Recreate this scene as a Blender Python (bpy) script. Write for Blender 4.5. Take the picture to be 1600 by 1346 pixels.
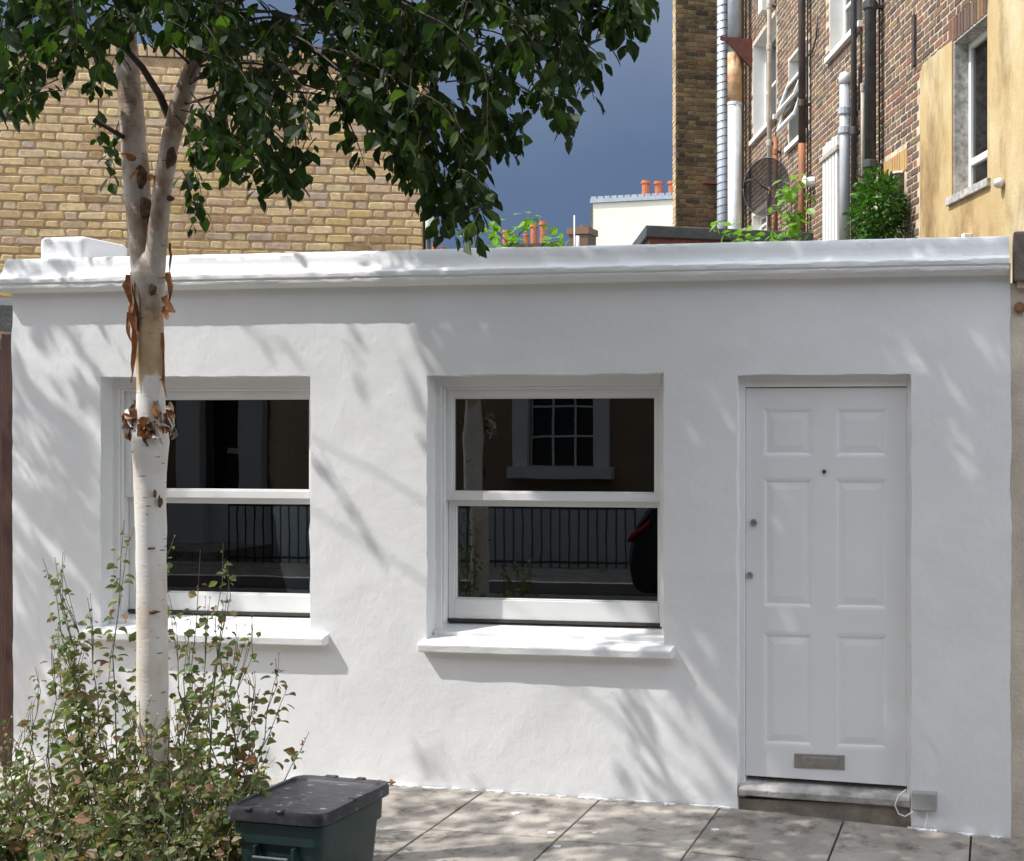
import bpy, bmesh, math, random
from mathutils import Vector, Matrix, noise
rnd = random.Random(11)
for o in list(bpy.data.objects): bpy.data.objects.remove(o)
scene = bpy.context.scene
col = scene.collection
# ---------------------------------------------------------------- camera
F, PX, PY = 1900.0, 1276.0, 672.0           # focal length and principal point in photo pixels
TH = math.radians(8.5); D = 5.7; H = 1.788  # yaw, distance to the facade, eye height
cam = bpy.data.cameras.new('camera'); camo = bpy.data.objects.new('camera', cam); col.objects.link(camo)
cam.sensor_width = 36; cam.lens = F/1600*36
cam.shift_x = (800-PX)/1600; cam.shift_y = (PY-673)/1600
cam.clip_end = 2000; cam.clip_start = 0.05
camo.location = (0, -D, H); camo.rotation_euler = (math.radians(90), 0, TH)
scene.camera = camo
# ---------------------------------------------------------------- light
SUN = Vector((2.05, 1.0, -3.0)).normalized()
world = bpy.data.worlds.new('World'); scene.world = world; world.use_nodes = True
wn, wl = world.node_tree.nodes, world.node_tree.links
wn.clear()
wo = wn.new('ShaderNodeOutputWorld'); bg = wn.new('ShaderNodeBackground'); bg.inputs[1].default_value = 0.15
sky = wn.new('ShaderNodeTexSky'); sky.sky_type = 'NISHITA'; sky.sun_disc = False
sky.sun_elevation = math.asin(-SUN.z); sky.sun_rotation = math.atan2(-SUN.x, -SUN.y) % (2*math.pi)
sky.air_density = 1.0; sky.dust_density = 1.5
tc = wn.new('ShaderNodeTexCoord')
sep = wn.new('ShaderNodeSeparateXYZ'); wl.new(tc.outputs['Generated'], sep.inputs[0])
# a bank of slate storm cloud fills the half of the sky behind the houses
mr = wn.new('ShaderNodeMapRange'); mr.interpolation_type = 'SMOOTHSTEP'
mr.inputs['From Min'].default_value = -0.25; mr.inputs['From Max'].default_value = 0.45
wl.new(sep.outputs['Y'], mr.inputs['Value'])
mz = wn.new('ShaderNodeMapRange'); mz.interpolation_type = 'SMOOTHSTEP'
mz.inputs['From Min'].default_value = 0.95; mz.inputs['From Max'].default_value = 0.5
wl.new(sep.outputs['Z'], mz.inputs['Value'])
mm = wn.new('ShaderNodeMath'); mm.operation = 'MULTIPLY'
wl.new(mr.outputs[0], mm.inputs[0]); wl.new(mz.outputs[0], mm.inputs[1])
ns = wn.new('ShaderNodeTexNoise'); ns.inputs['Scale'].default_value = 2.2; ns.inputs['Detail'].default_value = 5
wl.new(tc.outputs['Generated'], ns.inputs['Vector'])
hz = wn.new('ShaderNodeMath'); hz.operation = 'MULTIPLY_ADD'; hz.inputs[1].default_value = 1.5
wl.new(sep.outputs['Z'], hz.inputs[0]); 
nz = wn.new('ShaderNodeMath'); nz.operation = 'MULTIPLY_ADD'; nz.inputs[1].default_value = 0.9; nz.inputs[2].default_value = -0.45
wl.new(ns.outputs[0], nz.inputs[0]); wl.new(nz.outputs[0], hz.inputs[2])
cr = wn.new('ShaderNodeValToRGB')
e = cr.color_ramp.elements
e[0].position = 0.12; e[0].color = (0.29, 0.47, 0.80, 1); e[1].position = 0.34; e[1].color = (0.34, 0.51, 0.86, 1)
k = cr.color_ramp.elements.new(0.62); k.color = (0.62, 0.79, 1.12, 1)
wl.new(hz.outputs[0], cr.inputs[0])
mx = wn.new('ShaderNodeMix'); mx.data_type = 'RGBA'
# broken white cloud over the rest of the sky
n2 = wn.new('ShaderNodeTexNoise'); n2.inputs['Scale'].default_value = 2.6; n2.inputs['Detail'].default_value = 6
wl.new(tc.outputs['Generated'], n2.inputs['Vector'])
c2 = wn.new('ShaderNodeValToRGB'); c2.color_ramp.elements[0].position = 0.40; c2.color_ramp.elements[1].position = 0.56
wl.new(n2.outputs[0], c2.inputs[0])
mc = wn.new('ShaderNodeMix'); mc.data_type = 'RGBA'; mc.inputs[7].default_value = (5.6, 5.85, 6.1, 1)
wl.new(c2.outputs[0], mc.inputs[0]); wl.new(sky.outputs[0], mc.inputs[6])
wl.new(mm.outputs[0], mx.inputs[0]); wl.new(mc.outputs[2], mx.inputs[6]); wl.new(cr.outputs[0], mx.inputs[7])
wl.new(mx.outputs[2], bg.inputs[0]); wl.new(bg.outputs[0], wo.inputs[0])
sl = bpy.data.lights.new('sun', 'SUN'); sl.energy = 2.1; sl.angle = math.radians(0.53); sl.color = (1, 0.98, 0.95)
so = bpy.data.objects.new('sun', sl); col.objects.link(so); so.location = (-12, -8, 18)
so.rotation_euler = SUN.to_track_quat('-Z', 'Y').to_euler()
vs = scene.view_settings; vs.view_transform = 'Standard'; vs.look = 'None'; vs.exposure = 1.29; vs.gamma = 1
try: vs.use_curve_mapping = False
except Exception: pass
scene.cycles.max_bounces = 8; scene.cycles.transparent_max_bounces = 12
# ---------------------------------------------------------------- pixel helpers (directions only; depth from what a thing touches)
lx, ly, rx, ry = -math.sin(TH), math.cos(TH), math.cos(TH), math.sin(TH)
CAM = Vector((0, -D, H))
def ray(px, py):
    a = (px-PX)/F
    return Vector((lx+a*rx, ly+a*ry, (PY-py)/F))
def W(px, py, Y=0.0):
    d = ray(px, py); return CAM + d*((Y+D)/d.y)
def S(px, s, py=PY): return CAM + ray(px, py)*s
def G(px, py, z):
    d = ray(px, py); return CAM + d*((z-H)/d.z)
def plane(px, py, o, n):
    d = ray(px, py); return CAM + d*((o-CAM).dot(n)/d.dot(n))
def proj(p):
    q = p-CAM; s = q.x*lx+q.y*ly; r = q.x*rx+q.y*ry
    return PX+F*r/s, PY-F*q.z/s
# ---------------------------------------------------------------- materials
def nt(name):
    m = bpy.data.materials.new(name); m.use_nodes = True
    return m, m.node_tree.nodes, m.node_tree.links, m.node_tree.nodes['Principled BSDF']
def mapping(n, l, scale):
    g = n.new('ShaderNodeNewGeometry'); mp = n.new('ShaderNodeMapping'); mp.inputs['Scale'].default_value = scale
    l.new(g.outputs['Position'], mp.inputs['Vector']); return mp.outputs[0]
def noise_ramp(n, l, stops, scale=3, detail=6, aniso=(1, 1, 1), rough=0.6):
    t = n.new('ShaderNodeTexNoise'); t.inputs['Scale'].default_value = scale; t.inputs['Detail'].default_value = detail
    t.inputs['Roughness'].default_value = rough
    l.new(mapping(n, l, aniso), t.inputs['Vector'])
    r = n.new('ShaderNodeValToRGB'); els = r.color_ramp.elements
    while len(els) < len(stops): els.new(0.5)
    for e, (p, c) in zip(els, stops): e.position = p; e.color = (*c, 1)
    l.new(t.outputs[0], r.inputs[0]); return r.outputs[0]
def bump(n, l, b, scale, strength, dist=0.01, aniso=(1, 1, 1), extra=None):
    t = n.new('ShaderNodeTexNoise'); t.inputs['Scale'].default_value = scale; t.inputs['Detail'].default_value = 6
    l.new(mapping(n, l, aniso), t.inputs['Vector'])
    bp = n.new('ShaderNodeBump'); bp.inputs['Strength'].default_value = strength; bp.inputs['Distance'].default_value = dist
    l.new(t.outputs[0], bp.inputs['Height'])
    if extra: l.new(extra, bp.inputs['Normal'])
    l.new(bp.outputs[0], b.inputs['Normal']); return bp.outputs[0]
def mat(name, c, rough=0.6, var=0.12, vscale=6, bs=40, bstr=0.15, metal=0.0, spec=0.5, c2=None, aniso=(1, 1, 1), bdist=0.01):
    m, n, l, b = nt(name)
    lo = tuple(v*(1-var) for v in c); hi = c2 or tuple(min(1, v*(1+var)) for v in c)
    l.new(noise_ramp(n, l, [(0.3, lo), (0.7, hi)], vscale, aniso=aniso), b.inputs['Base Color'])
    b.inputs['Roughness'].default_value = rough; b.inputs['Metallic'].default_value = metal
    b.inputs['Specular IOR Level'].default_value = spec
    if bstr: bump(n, l, b, bs, bstr, bdist, aniso)
    return m
def brick_mat(name, cols, stain=None, rough=0.9):
    m, n, l, b = nt(name)
    oi = n.new('ShaderNodeObjectInfo'); g = n.new('ShaderNodeNewGeometry')
    a = n.new('ShaderNodeMath'); a.operation = 'ADD'; l.new(oi.outputs['Random'], a.inputs[0]); l.new(g.outputs['Random Per Island'], a.inputs[1])
    f = n.new('ShaderNodeMath'); f.operation = 'FRACT'; l.new(a.outputs[0], f.inputs[0])
    r = n.new('ShaderNodeValToRGB'); els = r.color_ramp.elements
    while len(els) < len(cols): els.new(0.5)
    for i, (e, c) in enumerate(zip(els, cols)): e.position = i/(len(cols)-1); e.color = (*c, 1)
    l.new(f.outputs[0], r.inputs[0])
    v = noise_ramp(n, l, [(0.25, (0.62, 0.6, 0.58)), (0.7, (1.12, 1.1, 1.05))], 28, 5)
    mu = n.new('ShaderNodeMix'); mu.data_type = 'RGBA'; mu.blend_type = 'MULTIPLY'; mu.inputs[0].default_value = 0.75
    l.new(r.outputs[0], mu.inputs[6]); l.new(v, mu.inputs[7])
    out = mu.outputs[2]
    if stain:
        s = noise_ramp(n, l, stain, 1.1, 5)
        m2 = n.new('ShaderNodeMix'); m2.data_type = 'RGBA'; m2.blend_type = 'MULTIPLY'; m2.inputs[0].default_value = 0.8
        l.new(out, m2.inputs[6]); l.new(s, m2.inputs[7]); out = m2.outputs[2]
    l.new(out, b.inputs['Base Color']); b.inputs['Roughness'].default_value = rough
    b.inputs['Specular IOR Level'].default_value = 0.25
    bump(n, l, b, 120, 0.5, 0.004)
    return m
def leaf_mat(name, cols, trans=0.35, rough=0.42):
    m, n, l, b = nt(name)
    oi = n.new('ShaderNodeObjectInfo'); g = n.new('ShaderNodeNewGeometry')
    a = n.new('ShaderNodeMath'); a.operation = 'ADD'; l.new(oi.outputs['Random'], a.inputs[0]); l.new(g.outputs['Random Per Island'], a.inputs[1])
    f = n.new('ShaderNodeMath'); f.operation = 'FRACT'; l.new(a.outputs[0], f.inputs[0])
    r = n.new('ShaderNodeValToRGB'); els = r.color_ramp.elements
    while len(els) < len(cols): els.new(0.5)
    for i, (e, c) in enumerate(zip(els, cols)): e.position = i/(len(cols)-1); e.color = (*c, 1)
    l.new(f.outputs[0], r.inputs[0]); l.new(r.outputs[0], b.inputs['Base Color']); b.inputs['Roughness'].default_value = rough; b.inputs['Specular IOR Level'].default_value = 0.3
    t = n.new('ShaderNodeBsdfTranslucent')
    br = n.new('ShaderNodeMix'); br.data_type = 'RGBA'; br.blend_type = 'MULTIPLY'; br.inputs[0].default_value = 1
    br.inputs[7].default_value = (1.5, 1.9, 0.6, 1); l.new(r.outputs[0], br.inputs[6]); l.new(br.outputs[2], t.inputs['Color'])
    ms = n.new('ShaderNodeMixShader'); ms.inputs[0].default_value = trans
    l.new(b.outputs[0], ms.inputs[1]); l.new(t.outputs[0], ms.inputs[2])
    l.new(ms.outputs[0], n['Material Output'].inputs['Surface'])
    return m
def glass_mat(name, tint=(0.75, 0.8, 0.8)):
    m, n, l, b = nt(name)
    n.remove(b)
    t = n.new('ShaderNodeBsdfTransparent'); t.inputs[0].default_value = (*tint, 1)
    gl = n.new('ShaderNodeBsdfGlossy'); gl.inputs['Roughness'].default_value = 0.0
    fr = n.new('ShaderNodeFresnel'); fr.inputs['IOR'].default_value = 1.85
    tx = n.new('ShaderNodeTexNoise'); tx.inputs['Scale'].default_value = 2.5; l.new(mapping(n, l, (1, 1, 1)), tx.inputs['Vector'])
    bp = n.new('ShaderNodeBump'); bp.inputs['Strength'].default_value = 0.012; bp.inputs['Distance'].default_value = 0.02
    l.new(tx.outputs[0], bp.inputs['Height']); l.new(bp.outputs[0], gl.inputs['Normal'])
    ms = n.new('ShaderNodeMixShader'); l.new(fr.outputs[0], ms.inputs[0]); l.new(t.outputs[0], ms.inputs[1]); l.new(gl.outputs[0], ms.inputs[2])
    l.new(ms.outputs[0], n['Material Output'].inputs['Surface'])
    return m
def render_mat():
    m, n, l, b = nt('white_masonry_paint')
    l.new(noise_ramp(n, l, [(0.3, (0.735, 0.735, 0.73)), (0.65, (0.80, 0.80, 0.795))], 1.6, 8), b.inputs['Base Color'])
    b.inputs['Roughness'].default_value = 0.62; b.inputs['Specular IOR Level'].default_value = 0.3
    e1 = bump(n, l, b, 6.5, 0.26, 0.02)
    e2 = bump(n, l, b, 34, 0.17, 0.008, (1, 1, 0.6), e1)
    bump(n, l, b, 190, 0.32, 0.003, (1, 1, 1), e2)
    return m
def bark_mat():
    m, n, l, b = nt('birch_bark')
    white = noise_ramp(n, l, [(0.28, (0.50, 0.38, 0.26)), (0.38, (0.63, 0.55, 0.46)), (0.54, (0.70, 0.66, 0.60)), (0.8, (0.75, 0.72, 0.68))], 3.2, 6, (1.4, 1.4, 1.0))
    tan = noise_ramp(n, l, [(0.3, (0.40, 0.26, 0.13)), (0.5, (0.52, 0.38, 0.23)), (0.75, (0.58, 0.46, 0.31))], 6, 6, (1, 1, 1.6))
    old = noise_ramp(n, l, [(0.34, (0.15, 0.08, 0.045)), (0.44, (0.34, 0.24, 0.16)), (0.55, (0.50, 0.42, 0.34)), (0.72, (0.64, 0.58, 0.52))], 6, 8, (1.6, 1.6, 1.0))
    g = n.new('ShaderNodeNewGeometry'); sp = n.new('ShaderNodeSeparateXYZ'); l.new(g.outputs['Position'], sp.inputs[0])
    t = n.new('ShaderNodeTexNoise'); t.inputs['Scale'].default_value = 8; l.new(mapping(n, l, (1.5, 1.5, .8)), t.inputs['Vector'])
    a = n.new('ShaderNodeMath'); a.operation = 'MULTIPLY_ADD'; a.inputs[1].default_value = 0.45; l.new(t.outputs[0], a.inputs[0]); l.new(sp.outputs['Z'], a.inputs[2])
    def above(z, w):
        r = n.new('ShaderNodeMapRange'); r.inputs['From Min'].default_value = z; r.inputs['From Max'].default_value = z+w; l.new(a.outputs[0], r.inputs['Value']); return r.outputs[0]
    def mixc(f, c1, c2):
        x = n.new('ShaderNodeMix'); x.data_type = 'RGBA'; l.new(f, x.inputs[0]); l.new(c1, x.inputs[6]); l.new(c2, x.inputs[7]); return x.outputs[2]
    c = mixc(above(2.16, .03), white, tan); c = mixc(above(2.52, .03), c, old)
    t = n.new('ShaderNodeTexNoise'); t.inputs['Scale'].default_value = 9; t.inputs['Detail'].default_value = 4
    l.new(mapping(n, l, (1.6, 1.6, 11)), t.inputs['Vector'])
    r = n.new('ShaderNodeValToRGB'); r.color_ramp.elements[0].position = 0.66; r.color_ramp.elements[1].position = 0.70
    l.new(t.outputs[0], r.inputs[0])
    mx = n.new('ShaderNodeMix'); mx.data_type = 'RGBA'; l.new(r.outputs[0], mx.inputs[0]); l.new(c, mx.inputs[6])
    mx.inputs[7].default_value = (0.10, 0.06, 0.04, 1)
    l.new(mx.outputs[2], b.inputs['Base Color']); b.inputs['Roughness'].default_value = 0.6
    bump(n, l, b, 14, 0.22, 0.008, (2, 2, 7)); return m
M = {}
M['render'] = render_mat()
M['gloss'] = mat('white_gloss_paint', (0.78, 0.78, 0.77), 0.32, 0.03, 4, 60, 0.05)
M['doorpaint'] = mat('white_door_paint', (0.80, 0.805, 0.80), 0.35, 0.025, 3, 90, 0.06)
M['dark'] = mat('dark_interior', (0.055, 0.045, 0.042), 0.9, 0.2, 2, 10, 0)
M['gap_shade'] = mat('painted_gap_shade', (0.05, 0.045, 0.04), 0.9, 0.2, 30, 10, 0)
M['glass'] = glass_mat('window_glass')
M['step'] = mat('worn_stone', (0.30, 0.27, 0.24), 0.85, 0.35, 9, 60, 0.4, c2=(0.62, 0.60, 0.57))
M['riser'] = mat('grimy_concrete', (0.27, 0.23, 0.18), 0.9, 0.4, 7, 60, 0.4)
M['steel'] = mat('satin_steel', (0.42, 0.41, 0.40), 0.35, 0.15, 30, 80, 0.1, metal=0.9)
M['darksteel'] = mat('dark_metal', (0.10, 0.09, 0.085), 0.4, 0.3, 30, 80, 0.1, metal=0.8)
M['greybox'] = mat('grey_plastic', (0.33, 0.32, 0.31), 0.55, 0.06, 20, 60, 0.05)
def slab_mat():
    m, n, l, b = nt('concrete_paving')
    a = noise_ramp(n, l, [(0.30, (0.23, 0.20, 0.17)), (0.5, (0.37, 0.33, 0.285)), (0.7, (0.48, 0.435, 0.375))], 4.5, 8, (1, 1, 1), .65)
    c = noise_ramp(n, l, [(0.36, (0.55, 0.52, 0.48)), (0.47, (1, 1, 1))], 9, 8, (1, 1, 1), .7)
    oi = n.new('ShaderNodeObjectInfo'); mr_ = n.new('ShaderNodeMapRange'); mr_.inputs['To Min'].default_value = .72; mr_.inputs['To Max'].default_value = 1.12; l.new(oi.outputs['Random'], mr_.inputs['Value'])
    x = n.new('ShaderNodeMix'); x.data_type = 'RGBA'; x.blend_type = 'MULTIPLY'; x.inputs[0].default_value = .8; l.new(a, x.inputs[6]); l.new(c, x.inputs[7])
    y = n.new('ShaderNodeMix'); y.data_type = 'RGBA'; y.blend_type = 'MULTIPLY'; y.inputs[0].default_value = 1; l.new(x.outputs[2], y.inputs[6]); l.new(mr_.outputs[0], y.inputs[7])
    l.new(y.outputs[2], b.inputs['Base Color']); b.inputs['Roughness'].default_value = .87; bump(n, l, b, 150, .55, .004); return m
M['slab'] = slab_mat()
M['bed'] = mat('dark_joint_grit', (0.11, 0.095, 0.08), 0.95, 0.4, 30, 80, 0.4)
M['asphalt'] = mat('asphalt', (0.075, 0.073, 0.07), 0.9, 0.25, 3, 220, 0.6)
M['soil'] = mat('dry_soil', (0.10, 0.075, 0.05), 0.95, 0.4, 20, 70, 0.8, bdist=0.03)
M['ground'] = mat('ground_earth', (0.12, 0.115, 0.10), 0.95, 0.25, 0.5, 10, 0.2)
M['kerb'] = mat('granite_kerb', (0.30, 0.29, 0.28), 0.8, 0.25, 40, 120, 0.3)
M['mortar_brown'] = mat('brown_mortar', (0.34, 0.23, 0.13), 0.95, 0.3, 12, 90, 0.6)
M['mortar_pale'] = mat('pale_mortar', (0.52, 0.43, 0.31), 0.95, 0.3, 8, 90, 0.5)
M['mortar_dark'] = mat('sooty_mortar', (0.13, 0.10, 0.065), 0.95, 0.4, 6, 90, 0.5)
M['stock'] = brick_mat('yellow_stock_brick', [(0.50, 0.36, 0.19), (0.62, 0.47, 0.27), (0.55, 0.40, 0.17), (0.70, 0.53, 0.32), (0.45, 0.34, 0.20), (0.58, 0.41, 0.28), (0.66, 0.52, 0.27), (0.47, 0.37, 0.30), (0.60, 0.43, 0.22), (0.36, 0.24, 0.13)], [(0.33, (0.62, 0.58, 0.52)), (0.5, (1.0, 1.0, 1.0))])
M['brown'] = brick_mat('brown_stock_brick', [(0.16, 0.10, 0.08), (0.11, 0.08, 0.065), (0.22, 0.13, 0.085), (0.085, 0.07, 0.06), (0.20, 0.15, 0.095), (0.15, 0.095, 0.085), (0.25, 0.165, 0.09), (0.12, 0.085, 0.07), (0.20, 0.11, 0.08), (0.27, 0.13, 0.08)])
M['soot'] = brick_mat('sooty_brick', [(0.13, 0.09, 0.05), (0.07, 0.05, 0.035), (0.19, 0.135, 0.06), (0.05, 0.042, 0.035), (0.16, 0.10, 0.06), (0.22, 0.16, 0.08), (0.09, 0.06, 0.045)], [(0.35, (0.35, 0.33, 0.3)), (0.65, (1.2, 1.15, 1.0))])
M['orange'] = brick_mat('orange_rubber_brick', [(0.50, 0.26, 0.09), (0.42, 0.30, 0.16), (0.58, 0.34, 0.12), (0.34, 0.24, 0.15)])
def ochre_mat():
    m, n, l, b = nt('ochre_stained_render')
    a = noise_ramp(n, l, [(0.32, (0.27, 0.17, 0.08)), (0.43, (0.44, 0.31, 0.14)), (0.54, (0.50, 0.38, 0.19)), (0.70, (0.60, 0.51, 0.33))], 1.15, 8, (1, 1, 0.7), .62)
    c = noise_ramp(n, l, [(0.34, (0.42, 0.34, 0.26)), (0.50, (1, 1, 1))], 1.8, 7, (1.3, 1.3, 0.55), .62)
    x = n.new('ShaderNodeMix'); x.data_type = 'RGBA'; x.blend_type = 'MULTIPLY'; x.inputs[0].default_value = 0.75
    l.new(a, x.inputs[6]); l.new(c, x.inputs[7]); l.new(x.outputs[2], b.inputs['Base Color']); b.inputs['Roughness'].default_value = .9
    bump(n, l, b, 45, .35, .01); return m
M['ochre'] = ochre_mat()
M['reveal'] = mat('peeling_grey_paint', (0.30, 0.28, 0.24), 0.8, 0.4, 16, 50, 0.4, c2=(0.60, 0.58, 0.54))
M['white'] = mat('aged_white_paint', (0.76, 0.75, 0.71), 0.5, 0.06, 8, 50, 0.1)
M['cream'] = mat('cream_render', (0.66, 0.64, 0.54), 0.85, 0.06, 1, 30, 0.15)
M['blackiron'] = mat('black_cast_iron', (0.045, 0.045, 0.045), 0.5, 0.4, 10, 60, 0.2)
M['rustiron'] = mat('rusty_iron', (0.13, 0.06, 0.045), 0.7, 0.4, 3.2, 60, 0.3, c2=(0.36, 0.13, 0.05), aniso=(1, 1, 0.5))
M['oldiron'] = mat('worn_black_iron', (0.04, 0.038, 0.038), 0.55, 0.4, 4, 60, 0.2, c2=(0.10, 0.07, 0.055))
M['redoxide'] = mat('red_oxide_steel', (0.13, 0.04, 0.03), 0.7, 0.3, 12, 60, 0.2)
M['galv'] = mat('galvanised_steel', (0.42, 0.46, 0.50), 0.5, 0.15, 9, 80, 0.1, metal=0.35)
M['flue'] = mat('silver_flue', (0.62, 0.62, 0.62), 0.45, 0.12, 7, 80, 0.1, metal=0.3)
M['flue_rust'] = mat('rust_stained_flue', (0.50, 0.22, 0.07), 0.7, 0.3, 8, 80, 0.2, c2=(0.62, 0.44, 0.26))
M['pvc'] = mat('grey_pvc', (0.42, 0.43, 0.46), 0.45, 0.1, 5, 60, 0.05)
M['beigepipe'] = mat('beige_pipe', (0.42, 0.36, 0.30), 0.6, 0.2, 6, 60, 0.1)
M['terra'] = mat('terracotta', (0.42, 0.13, 0.06), 0.85, 0.25, 6, 60, 0.2)
M['coping'] = mat('dark_bitumen_coping', (0.055, 0.06, 0.06), 0.8, 0.35, 7, 60, 0.4)
M['tilecap'] = mat('slate_grey_capping', (0.30, 0.33, 0.38), 0.7, 0.2, 8, 60, 0.2)
M['timber'] = mat('red_brown_stained_timber', (0.040, 0.013, 0.008), 0.55, 0.35, 6, 60, 0.25, c2=(0.085, 0.028, 0.015), aniso=(6, 6, 0.5))
M['beige'] = mat('beige_weathered_render', (0.56, 0.47, 0.38), 0.9, 0.22, 4, 70, 0.4, c2=(0.68, 0.60, 0.50))
M['roof'] = mat('grey_roof_felt', (0.16, 0.16, 0.16), 0.9, 0.2, 4, 60, 0.3)
M['boxgreen'] = mat('dark_green_plastic', (0.008, 0.026, 0.025), 0.4, 0.25, 9, 140, 0.12)
def lid_mat():
    m, n, l, b = nt('scuffed_black_plastic')
    a = noise_ramp(n, l, [(0.3, (0.012, 0.012, 0.015)), (0.56, (0.028, 0.028, 0.033)), (0.62, (0.05, 0.05, 0.055)), (0.67, (0.34, 0.34, 0.34))], 16, 8, (1.0, 2.6, 1), .7)
    l.new(a, b.inputs['Base Color']); b.inputs['Roughness'].default_value = .36; bump(n, l, b, 90, .2, .004); return m
M['lid'] = lid_mat()
M['bark'] = bark_mat()
M['peel'] = mat('orange_inner_bark', (0.30, 0.085, 0.02), 0.7, 0.4, 16, 60, 0.3, c2=(0.60, 0.27, 0.09))
M['peel2'] = mat('pale_curled_bark', (0.34, 0.22, 0.12), 0.75, 0.4, 20, 60, 0.3, c2=(0.56, 0.44, 0.30))
M['scar'] = mat('dark_bark_scar', (0.06, 0.035, 0.022), 0.9, 0.4, 40, 80, 0.6, c2=(0.20, 0.11, 0.06))
M['twig'] = mat('dark_twig', (0.055, 0.035, 0.022), 0.8, 0.3, 20, 60, 0.2)
M['leaf'] = leaf_mat('birch_leaf', [(0.015, 0.030, 0.008), (0.023, 0.044, 0.010), (0.012, 0.024, 0.008), (0.034, 0.062, 0.012), (0.018, 0.034, 0.009), (0.062, 0.098, 0.018)], 0.38, 0.6)
M['weedleaf'] = leaf_mat('weed_leaf', [(0.10, 0.15, 0.05), (0.14, 0.18, 0.08), (0.22, 0.22, 0.12), (0.08, 0.13, 0.05), (0.28, 0.20, 0.12), (0.12, 0.17, 0.06), (0.32, 0.28, 0.17), (0.24, 0.11, 0.065), (0.09, 0.16, 0.05)], 0.25, 0.6)
M['weedstem'] = mat('weed_stem', (0.10, 0.09, 0.045), 0.7, 0.4, 20, 60, 0)
M['flower'] = mat('pale_yellow_flower', (0.62, 0.56, 0.16), 0.7, 0.2, 20, 60, 0)
M['vine'] = leaf_mat('bright_vine_leaf', [(0.16, 0.30, 0.04), (0.22, 0.36, 0.06), (0.11, 0.22, 0.03)], 0.4)
M['bush'] = leaf_mat('glossy_bush_leaf', [(0.035, 0.10, 0.015), (0.06, 0.16, 0.02), (0.025, 0.07, 0.015), (0.09, 0.20, 0.03)], 0.25, 0.3)
M['carpaint'] = mat('black_car_paint', (0.012, 0.012, 0.014), 0.2, 0.1, 5, 60, 0)
M['tyre'] = mat('tyre_rubber', (0.02, 0.02, 0.02), 0.85, 0.2, 20, 60, 0.1)
M['redlens'] = mat('red_lens', (0.22, 0.012, 0.012), 0.2, 0.1, 5, 60, 0)
M['oppbrick'] = brick_mat('opposite_brick', [(0.26, 0.18, 0.13), (0.32, 0.23, 0.15)])
M['debris'] = mat('dry_leaf_brown', (0.25, 0.12, 0.06), 0.9, 0.3, 20, 60, 0.3)
def mesh_mat():
    m, n, l, b = nt('perforated_dark_mesh')
    b.inputs['Base Color'].default_value = (0.016, 0.016, 0.018, 1); b.inputs['Roughness'].default_value = 0.8; b.inputs['Specular IOR Level'].default_value = 0.15
    t = n.new('ShaderNodeBsdfTransparent'); ms = n.new('ShaderNodeMixShader'); ms.inputs[0].default_value = 0.80
    l.new(t.outputs[0], ms.inputs[1]); l.new(b.outputs[0], ms.inputs[2]); l.new(ms.outputs[0], n['Material Output'].inputs['Surface'])
    return m
M['dishmesh'] = mesh_mat()
# ---------------------------------------------------------------- mesh helpers
class MB:
    def __init__(s): s.v = []; s.f = []
    def add(s, vs, fs):
        o = len(s.v); s.v += [tuple(p) for p in vs]; s.f += [tuple(i+o for i in f) for f in fs]; return s
    def box(s, x0, x1, y0, y1, z0, z1, T=None):
        vs = [(x, y, z) for x in (x0, x1) for y in (y0, y1) for z in (z0, z1)]
        if T: vs = [T(*p) for p in vs]
        return s.add(vs, [(0, 1, 3, 2), (4, 6, 7, 5), (0, 4, 5, 1), (2, 3, 7, 6), (0, 2, 6, 4), (1, 5, 7, 3)])
    def loft(s, rings, cap=True, closed=True):
        n = len(rings[0]); o = len(s.v)
        for r in rings: s.v += [tuple(p) for p in r]
        for i in range(len(rings)-1):
            for j in range(n if closed else n-1):
                k = (j+1) % n
                s.f.append((o+i*n+j, o+i*n+k, o+(i+1)*n+k, o+(i+1)*n+j))
        if cap:
            s.f.append(tuple(o+j for j in reversed(range(n)))); q = o+(len(rings)-1)*n
            s.f.append(tuple(q+j for j in range(n)))
        return s
    def tube(s, path, rad, seg=8, jit=0.0):
        rings = []; path = [Vector(p) for p in path]
        if not hasattr(rad, '__len__'): rad = [rad]*len(path)
        ref = None
        for i, p in enumerate(path):
            t = (path[min(i+1, len(path)-1)]-path[max(i-1, 0)]).normalized()
            if ref is None: ref = Vector((1, 0, 0)) if abs(t.x) < 0.8 else Vector((0, 1, 0))
            a = (ref-t*ref.dot(t)).normalized(); b = t.cross(a); ref = a
            rings.append([p+(a*math.cos(q)+b*math.sin(q))*rad[i]*(1+jit*noise.noise(p*9+Vector((q, 0, 0)))) for q in [2*math.pi*j/seg for j in range(seg)]])
        return s.loft(rings)
    def build(s, name, m, parent=None, smooth=False, bevel=0, seg=2, recalc=True):
        me = bpy.data.meshes.new(name); me.from_pydata(s.v, [], s.f); me.update()
        if recalc:
            bm = bmesh.new(); bm.from_mesh(me); bmesh.ops.recalc_face_normals(bm, faces=bm.faces); bm.to_mesh(me); bm.free()
        return link(name, me, m, parent, smooth, bevel, seg)
def link(name, me, m, parent=None, smooth=False, bevel=0, seg=2):
    o = bpy.data.objects.new(name, me); col.objects.link(o)
    if m is not None and not me.materials: me.materials.append(M[m] if isinstance(m, str) else m)
    if smooth:
        for p in me.polygons: p.use_smooth = True
    if bevel:
        b = o.modifiers.new('bevel', 'BEVEL'); b.width = bevel; b.segments = seg; b.limit_method = 'ANGLE'; b.angle_limit = math.radians(40)
    setp(o, parent); return o
def setp(o, parent):
    if parent is not None:
        o.parent = parent; o.matrix_parent_inverse = Matrix.Translation(base_of(parent)).inverted()
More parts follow.
